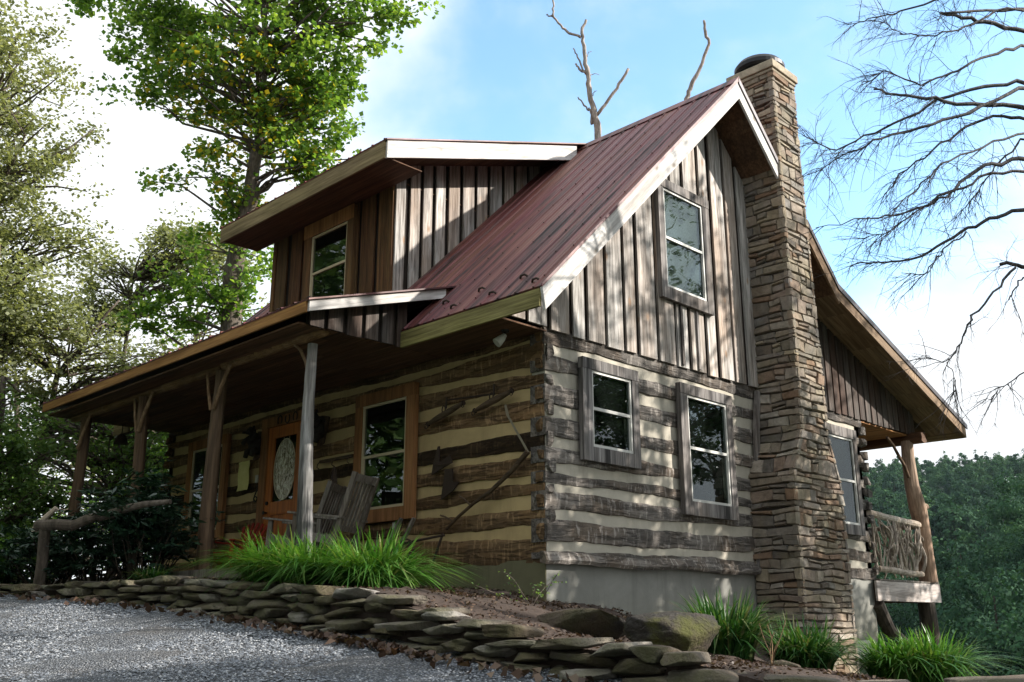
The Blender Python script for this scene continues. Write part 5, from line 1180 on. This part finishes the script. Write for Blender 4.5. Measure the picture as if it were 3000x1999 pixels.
# fallen pale log-like trunk at the left
mb = MB(); A_ = [spot(95, 1560, 15), spot(130, 1520, 15), spot(165, 1488, 15)]; mb.tube(A_, [.05, .045, .035], 8, .1, .6); mb.tube([spot(155, 1498, 15), spot(180, 1492, 15), spot(205, 1500, 15)], [.02, .015, .01], 6)
o = mb.build('leaning_dead_trunk', plain('pale_dead_trunk', (.55, .45, .36), .8, 0, 12, .3, .4)); tag(o, 'short pale leaning dead trunk behind the handrail end', 'dead tree')
# dead snags behind the ridge
def snag(label, pts_lists, base_px, d):
    b_ = spot(*base_px, d); b_ = np.array([b_[0], b_[1], -3.0]); t_ = thing('dead_tree', label, 'dead tree', tuple(b_), 0, 'bare dead trees behind the ridge')
    for i, (L, r0, r1_) in enumerate(pts_lists):
        P = [spot(1560+a/3.646, c/3.646, d)-b_ for a, c in L]
        if i == 0: P = [np.zeros(3)]+P
        P = np.array(P); u = np.linspace(0, len(P)-1, len(P)*3); Pi = np.stack([np.interp(u, range(len(P)), P[:, k]) for k in range(3)], -1)
        Pi[1:-1] += rs.randn(len(Pi)-2, 3)*.012
        R = np.linspace(r0, r1_, len(Pi))
        if i == 0: R = np.concatenate([np.linspace(.26, r0, 3), np.linspace(r0, r1_, len(Pi)-3)])
        mb = MB(); mb.tube(Pi, R, 8, .3, .7); mb.build('trunk' if i == 0 else 'branch', M['snag'], t_, True)
snag('forked bare dead trunk with a raised right arm behind the roof ridge', [([(705, 1500), (680, 1300), (640, 1150), (600, 950), (590, 800), (560, 600), (535, 400), (520, 310), (575, 210)], .085, .03),
      ([(520, 400), (380, 350), (310, 280), (215, 175), (225, 90), (205, -60)], .035, .02), ([(690, 1230), (790, 1100), (900, 930), (1025, 735)], .045, .035), ([(590, 800), (530, 740), (480, 600), (435, 515)], .03, .014),
      ([(570, 780), (500, 740), (460, 680)], .03, .022), ([(605, 1180), (540, 1110), (485, 1040)], .025, .016), ([(640, 1330), (620, 1200), (600, 1150)], .04, .02), ([(615, 1050), (640, 1000), (685, 970)], .018, .008), ([(590, 840), (650, 790), (715, 802)], .014, .005), ([(585, 610), (605, 560), (635, 548)], .012, .006), ([(215, 175), (180, 175), (148, 165)], .025, .012)], (1760, 1400), 24.)
snag('single bare dead stem right of the forked one, behind the ridge', [([(1640, 1075), (1672, 960), (1740, 830), (1810, 670), (1890, 440), (1840, 320), (1830, 220)], .06, .03)], (2005, 1400), 24.)

# bare hemlock on the right, trunk outside the picture
d = 12.5; hb = spot(3420, 1900, d); hb = np.array([hb[0], hb[1], float(terr(hb[0], hb[1]))-.2]); hem = thing('bare_hemlock', 'bare dead hemlock whose drooping twiggy branches reach in from the right', 'tree', tuple(hb))
tr_ = [hb*0, spot(3400, 1500, d)-hb, spot(3380, 1000, d)-hb, spot(3370, 500, d)-hb, spot(3360, 0, d)-hb, spot(3350, -500, d)-hb]
tr_ = np.array(tr_); mb = MB(); mb.tube(tr_, [.24, .21, .18, .15, .12, .08], 12, .08); mb.build('trunk', M['bark'], hem, True)
M['hem'] = wood('dead_hemlock_bark', 'z', (.045, .043, .047), (.19, .18, .185), (.14, .10, .08), .3, vary=.15, stretch=5, bmp=.8)
BR = [([(3370, 40), (3000, 25), (2760, 40)], .045, .022, 9), ([(3370, 150), (3000, 95), (2860, 60), (2755, 38)], .06, .03, 12),
      ([(3370, 420), (3000, 315), (2780, 300), (2650, 280), (2560, 262)], .06, .02, 22), ([(3370, 350), (3000, 240), (2840, 260), (2700, 320), (2560, 390), (2440, 445), (2350, 395)], .05, .008, 30),
      ([(3370, 330), (3000, 250), (2840, 330), (2680, 380), (2560, 410), (2450, 470), (2370, 510)], .05, .006, 30), ([(3370, 460), (3000, 345), (2880, 345), (2760, 420), (2650, 500), (2590, 570)], .045, .008, 26),
      ([(3370, 560), (3000, 460), (2880, 490), (2780, 560), (2680, 620), (2560, 640), (2390, 668)], .055, .006, 32), ([(3370, 600), (3000, 500), (2900, 510), (2780, 570), (2700, 610), (2600, 680), (2500, 700)], .04, .006, 26),
      ([(3370, 680), (3000, 610), (2900, 640), (2800, 690), (2700, 750), (2600, 772), (2510, 770)], .05, .012, 22), ([(2830, 680), (2760, 730), (2720, 800), (2640, 800)], .02, .006, 10),
      ([(3370, 850), (3000, 782), (2930, 775)], .05, .035, 5), ([(2975, 785), (2900, 870), (2840, 940), (2810, 1020), (2775, 1060), (2690, 1050)], .028, .006, 14), ([(2775, 1060), (2800, 1110), (2795, 1150)], .010, .005, 8),
      ([(3030, 790), (2985, 830), (2955, 880)], .022, .012, 3), ([(3370, 1180), (3000, 1090), (2930, 1140), (2880, 1180)], .02, .005, 10), ([(3370, 200), (3000, 130), (2900, 160), (2800, 210), (2700, 250), (2600, 210), (2520, 250)], .04, .006, 26),
      ([(3370, 120), (2950, 20), (2850, 70), (2740, 110), (2640, 100), (2570, 60)], .03, .005, 20), ([(3370, -60), (3000, -60), (2800, -20), (2650, 30), (2540, 60), (2480, 75)], .04, .005, 18),
      ([(3370, 420), (3050, 380), (2900, 420), (2760, 480), (2680, 560), (2610, 620)], .035, .005, 24), ([(3370, 500), (3000, 400), (2920, 480), (2860, 570), (2800, 640)], .03, .006, 20)]
tw = MB()
for L, r0, r1_, nt_ in BR:
    dd = d-rs.uniform(.3, 1.5); K = len(L); P = []
    for i, (a, c) in enumerate(L): P.append(spot(a, c, d+(dd-d)*min(1, (3370-a)/600 if a < 3370 else 0))-hb)
    P = np.array(P); u = np.linspace(0, K-1, K*4); Pi = np.stack([np.interp(u, range(K), P[:, k]) for k in range(3)], -1); Pi[1:-1] += rs.randn(len(Pi)-2, 3)*.013
    mb = MB(); mb.tube(Pi, np.linspace(r0*.58, r1_*.65, len(Pi)), 7, .2, .3); mb.build('branch', M['hem'], hem, True)
    for j in range(int(nt_*1.4)):
        f = rs.uniform(.25, 1)**.8*(len(Pi)-1); i0 = int(min(f, len(Pi)-2)); s0 = Pi[i0]+(Pi[i0+1]-Pi[i0])*(f-i0); dirn = Pi[min(i0+2, len(Pi)-1)]-Pi[max(i0-1, 0)]; dirn /= np.linalg.norm(dirn)+1e-9
        v = dirn*rs.uniform(.5, 1)+rs.randn(3)*.45+(0, 0, -.35*rs.rand()+.05); v /= np.linalg.norm(v); LL = rs.uniform(.25, .75); N = 7; Q = [s0]
        for q in range(N): v = v+rs.randn(3)*.13+(0, 0, -.06); v /= np.linalg.norm(v); Q.append(Q[-1]+v*LL/N)
        tw.tube(Q, np.linspace(.0046, .0014, N+1), 4, 0, .3, False)
        for z_ in range(rs.randint(3, 8)):
            k0 = rs.randint(1, N); v2 = v+rs.randn(3)*.6+(0, 0, -.3); v2 /= np.linalg.norm(v2); l2 = rs.uniform(.08, .28); Q2 = [Q[k0]]
            for q in range(4): v2 = v2+rs.randn(3)*.2; v2 /= np.linalg.norm(v2); Q2.append(Q2[-1]+v2*l2/4)
            tw.tube(Q2, np.linspace(.0022, .0009, 5), 3, 0, .3, False)
tw.build('twigs', M['hem'], hem)

# shade trees standing out of frame to the right (their dappled shade falls on the gable)
def shade_tree(p, h, R, n, seed, zc=.55, ls=.16, ncl=70, clr=.55):
    p = np.array(p, float); tree('shade_tree', 'leafy tree beyond the right edge shading the gable', 'tree', p, [p, p+(0.1, 0, h*.5), p+(-.1, .1, h)], .16,
         [(p[0], p[1], p[2]+h*zc, R, R, h*.38)], ncl, clr, n, ls, 'shade', 'bark', seed, 'trees beyond the right edge', .6)

for i, (x, y, zc, R, Rz, n, ncl) in enumerate([(6.5, 5.6, 4.0, 1.6, 1.8, 4700, 50), (6.5, 8.2, 4.2, 1.9, 1.7, 6000, 56), (6.5, 11.0, 4.4, 1.9, 1.8, 6000, 56), (6.9, 14.4, 4.6, 2.1, 1.9, 6000, 56),
        (8.2, 9.0, 8.6, 2.4, 2.4, 1300, 34), (9.5, 13.5, 10.0, 2.8, 2.6, 1700, 36), (7.0, 16.5, 9, 2.4, 2.6, 1400, 32), (9.3, .9, 3.7, 1.7, 1.8, 8000, 55), (11.8, -.6, 3.8, 2.1, 1.9, 9000, 60),
        (10.6, -3.0, 3.1, 1.7, 1.7, 7500, 50), (13.8, 2.6, 5.8, 2.4, 2.3, 9000, 60), (14.6, -2.5, 5.0, 2.3, 2.3, 9000, 60), (10.2, 5.4, 9.2, 1.6, 1.2, 2000, 26)]):
    z = float(terr(x, y)); p = np.array([x, y, z-.2]); t_ = tree('shade_tree', 'leafy tree beyond the right edge shading the gable', 'tree', p, [p, p+(0.1, 0, (zc-z)*.5), (x, y, zc+Rz*.7)], .13, [(x, y, zc, R, R, Rz)], ncl, .5, n, .15, 'shade', 'bark', 500+i, 'trees beyond the right edge', .6)
# trees behind the photographer, mirrored in the panes
for i, (x, y) in enumerate([(-11.5, -8.5), (-16, -9), (-9.5, -12.5), (-20, -7), (-3, -17), (4, -19), (-10, -15), (11, -18), (17, -15), (0, -23), (-8, -20), (20, -9)]):
    z = float(terr(x, y)); p = np.array([x, y, z]); tree('leafy_tree', 'green tree standing across the drive behind the camera', 'tree', p, [p, p+(0.1, 0, 6), p+(-.1, .1, 14)], .25, [(x, y, z+8.5, 3.3, 3.3, 7.5)], 90, 1.1, 7500, .38, 'mid', 'bark', 600+i, 'trees across the drive', .5)

# ------------------------------------------------------------------ forested hillside across the valley
def hill_mesh(kind, R, H, n, ls, seed, ncl):
    r_ = np.random.RandomState(seed)
    if kind == 'broad': ells = [(0, 0, H*.62, R, R, H*.30), (R*.3, R*.2, H*.78, R*.6, R*.6, H*.2), (-R*.35, -.2*R, H*.5, R*.7, R*.7, H*.22)]
    else: ells = [(0, 0, H*f, R*(1.05-f), R*(1.05-f), H*.09) for f in (.25, .4, .55, .7, .82, .93)]
    P, C = crown_points(ells, ncl, R*.33, n, seed, .3); N0 = P-np.array((0, 0, H*.5)); N0 /= np.linalg.norm(N0, axis=1)[:, None]; D_ = P[:, None]-C[None]; kk = np.argmin((D_**2).sum(-1), 1); N1 = P-C[kk]; N1 /= np.linalg.norm(N1, axis=1)[:, None]+1e-9; N0 = N0*.5+N1*.9+(0, 0, .25); N0 /= np.linalg.norm(N0, axis=1)[:, None]
    V, F = leaves(P, ls*r_.uniform(.6, 1.3, n), .35, .7, nrm0=N0)
    me = link_mesh('crown', V, F, np.clip(np.repeat(r_.rand(1), n)*.5+r_.rand(n)*.5, 0, 1), M['far']); mb = MB(); mb.tube([(0, 0, -1), (.1, 0, H*.4), (0, .1, H*.85)], [.28, .2, .06], 6, .1, .5); tk = mb.build('trunk', M['bark_dark'])
    return me, tk
protos = []
for i, (kd, R, H, n, ls, nc) in enumerate([('broad', 5.2, 15, 9500, .34, 60), ('broad', 6.6, 18, 11500, .36, 75), ('broad', 4.2, 14, 8500, .32, 52), ('cone', 4.2, 18, 9000, .30, 150)]):
    a, b_ = hill_mesh(kd, R, H, n, ls, 700+i, nc); a.name = 'crown'; protos.append((a, b_))
cheap = []
for i, (kd, R, H, n, ls, nc) in enumerate([('broad', 4.6, 15, 1500, .85, 26), ('broad', 5.2, 16, 1600, .9, 30), ('cone', 3.8, 17, 1200, .85, 60)]):
    a, b_ = hill_mesh(kd, R, H, n, ls, 740+i, nc); cheap.append((a, b_))
cand = []
r = 46.0
rh = np.random.RandomState(99)
while r < 700:
    st = 7.6 if r < 200 else 9.5; azs = np.arange(-.62, -.13, st/r)
    for a_ in azs:
        cand.append((r+rh.uniform(-.4, .4)*st, a_+rh.uniform(-.4, .4)*st/r))
    r += st*(1.0 if r < 200 else 1.25)
def vis(az): return -.47 < az < -.26
cand.sort(key=lambda q: q[0]+(0 if vis(q[1]) else 2000))
used = set(); rest = []; nthing = 0
LB = {0: 'broad green tree among the others on the forested hillside across the valley', 1: 'narrow pointed evergreen among the broad trees on the hillside across the valley'}
for r, a_ in cand:
    x, y = CAM[0]+r*math.sin(a_), CAM[1]+r*math.cos(a_); z = float(terr(x, y)); inv = vis(a_)
    if r > 640: continue
    if not inv and (r > 330 and rh.rand() < .5): continue
    if inv and nthing < 285:
        nthing += 1; pool, off = (protos, 0) if r < 210 else (cheap, 10); k = rh.choice(len(pool), p=([.3, .28, .3, .12] if off == 0 else [.42, .42, .16])); cr, tk = pool[k]
        cone = k == len(pool)-1; t_ = D.objects.new('hillside_tree' if not cone else 'hillside_evergreen', None); COL.objects.link(t_)
        tag(t_, LB[1 if cone else 0], 'tree', 'forest trees on the hillside' if not cone else 'evergreens on the hillside'); t_.location = (x, y, z-.3); t_.rotation_euler = (0, 0, rh.rand()*TAU); s_ = rh.uniform(.62, 1.3); t_.scale = (s_*rh.uniform(.9, 1.15), s_*rh.uniform(.9, 1.15), s_)
        for o in (cr, tk):
            if (off+k, o.name) not in used and o.parent is None: used.add((off+k, o.name)); o.parent = t_
            else:
                c = o.copy(); COL.objects.link(c); c.parent = t_
    else: rest.append((x, y, z, rh.rand()*TAU, rh.uniform(.75, 1.2), rh.randint(3)))
VV, FF, Rr = [], [], []; off = 0
base = []
for cr, tk in cheap:
    me = cr.data; v = np.zeros(len(me.vertices)*3); me.vertices.foreach_get('co', v); base.append(v.reshape(-1, 3))
for x, y, z, a, s_, k in rest:
    v = base[k]; c, sn = math.cos(a), math.sin(a); w_ = np.stack([v[:, 0]*c-v[:, 1]*sn, v[:, 0]*sn+v[:, 1]*c, v[:, 2]], -1)*s_+(x, y, z-.3)
    VV.append(w_); nf = len(v)//4; FF.append(np.arange(nf*4).reshape(nf, 4)+off); off += nf*4; Rr.append(np.clip(rh.rand()*.6+rh.rand(nf)*.4, 0, 1))
struct(link_mesh('distant_forest', np.vstack(VV), np.vstack(FF), np.concatenate(Rr), M['far']), 'stuff')
print('hill things', nthing, 'rest', len(rest))
for cr, tk in protos+cheap:
    for o in (cr, tk):
        if o.parent is None: D.objects.remove(o)

# ------------------------------------------------------------------ haze
mb = MB(); mb.box(-1560, 1560, -1560, 1560, -75, 125, .5)
m = D.materials.new('haze_air'); m.use_nodes = True; t = m.node_tree; t.nodes.clear()
pv = nd(t, 'ShaderNodeVolumePrincipled'); pv.inputs['Color'].default_value = (.62, .80, .95, 1); pv.inputs['Density'].default_value = .00005; pv.inputs['Anisotropy'].default_value = 0
out = nd(t, 'ShaderNodeOutputMaterial'); t.links.new(pv.outputs[0], out.inputs['Volume'])
struct(mb.build('haze', m), 'stuff')
SC.cycles.volume_bounces = 0
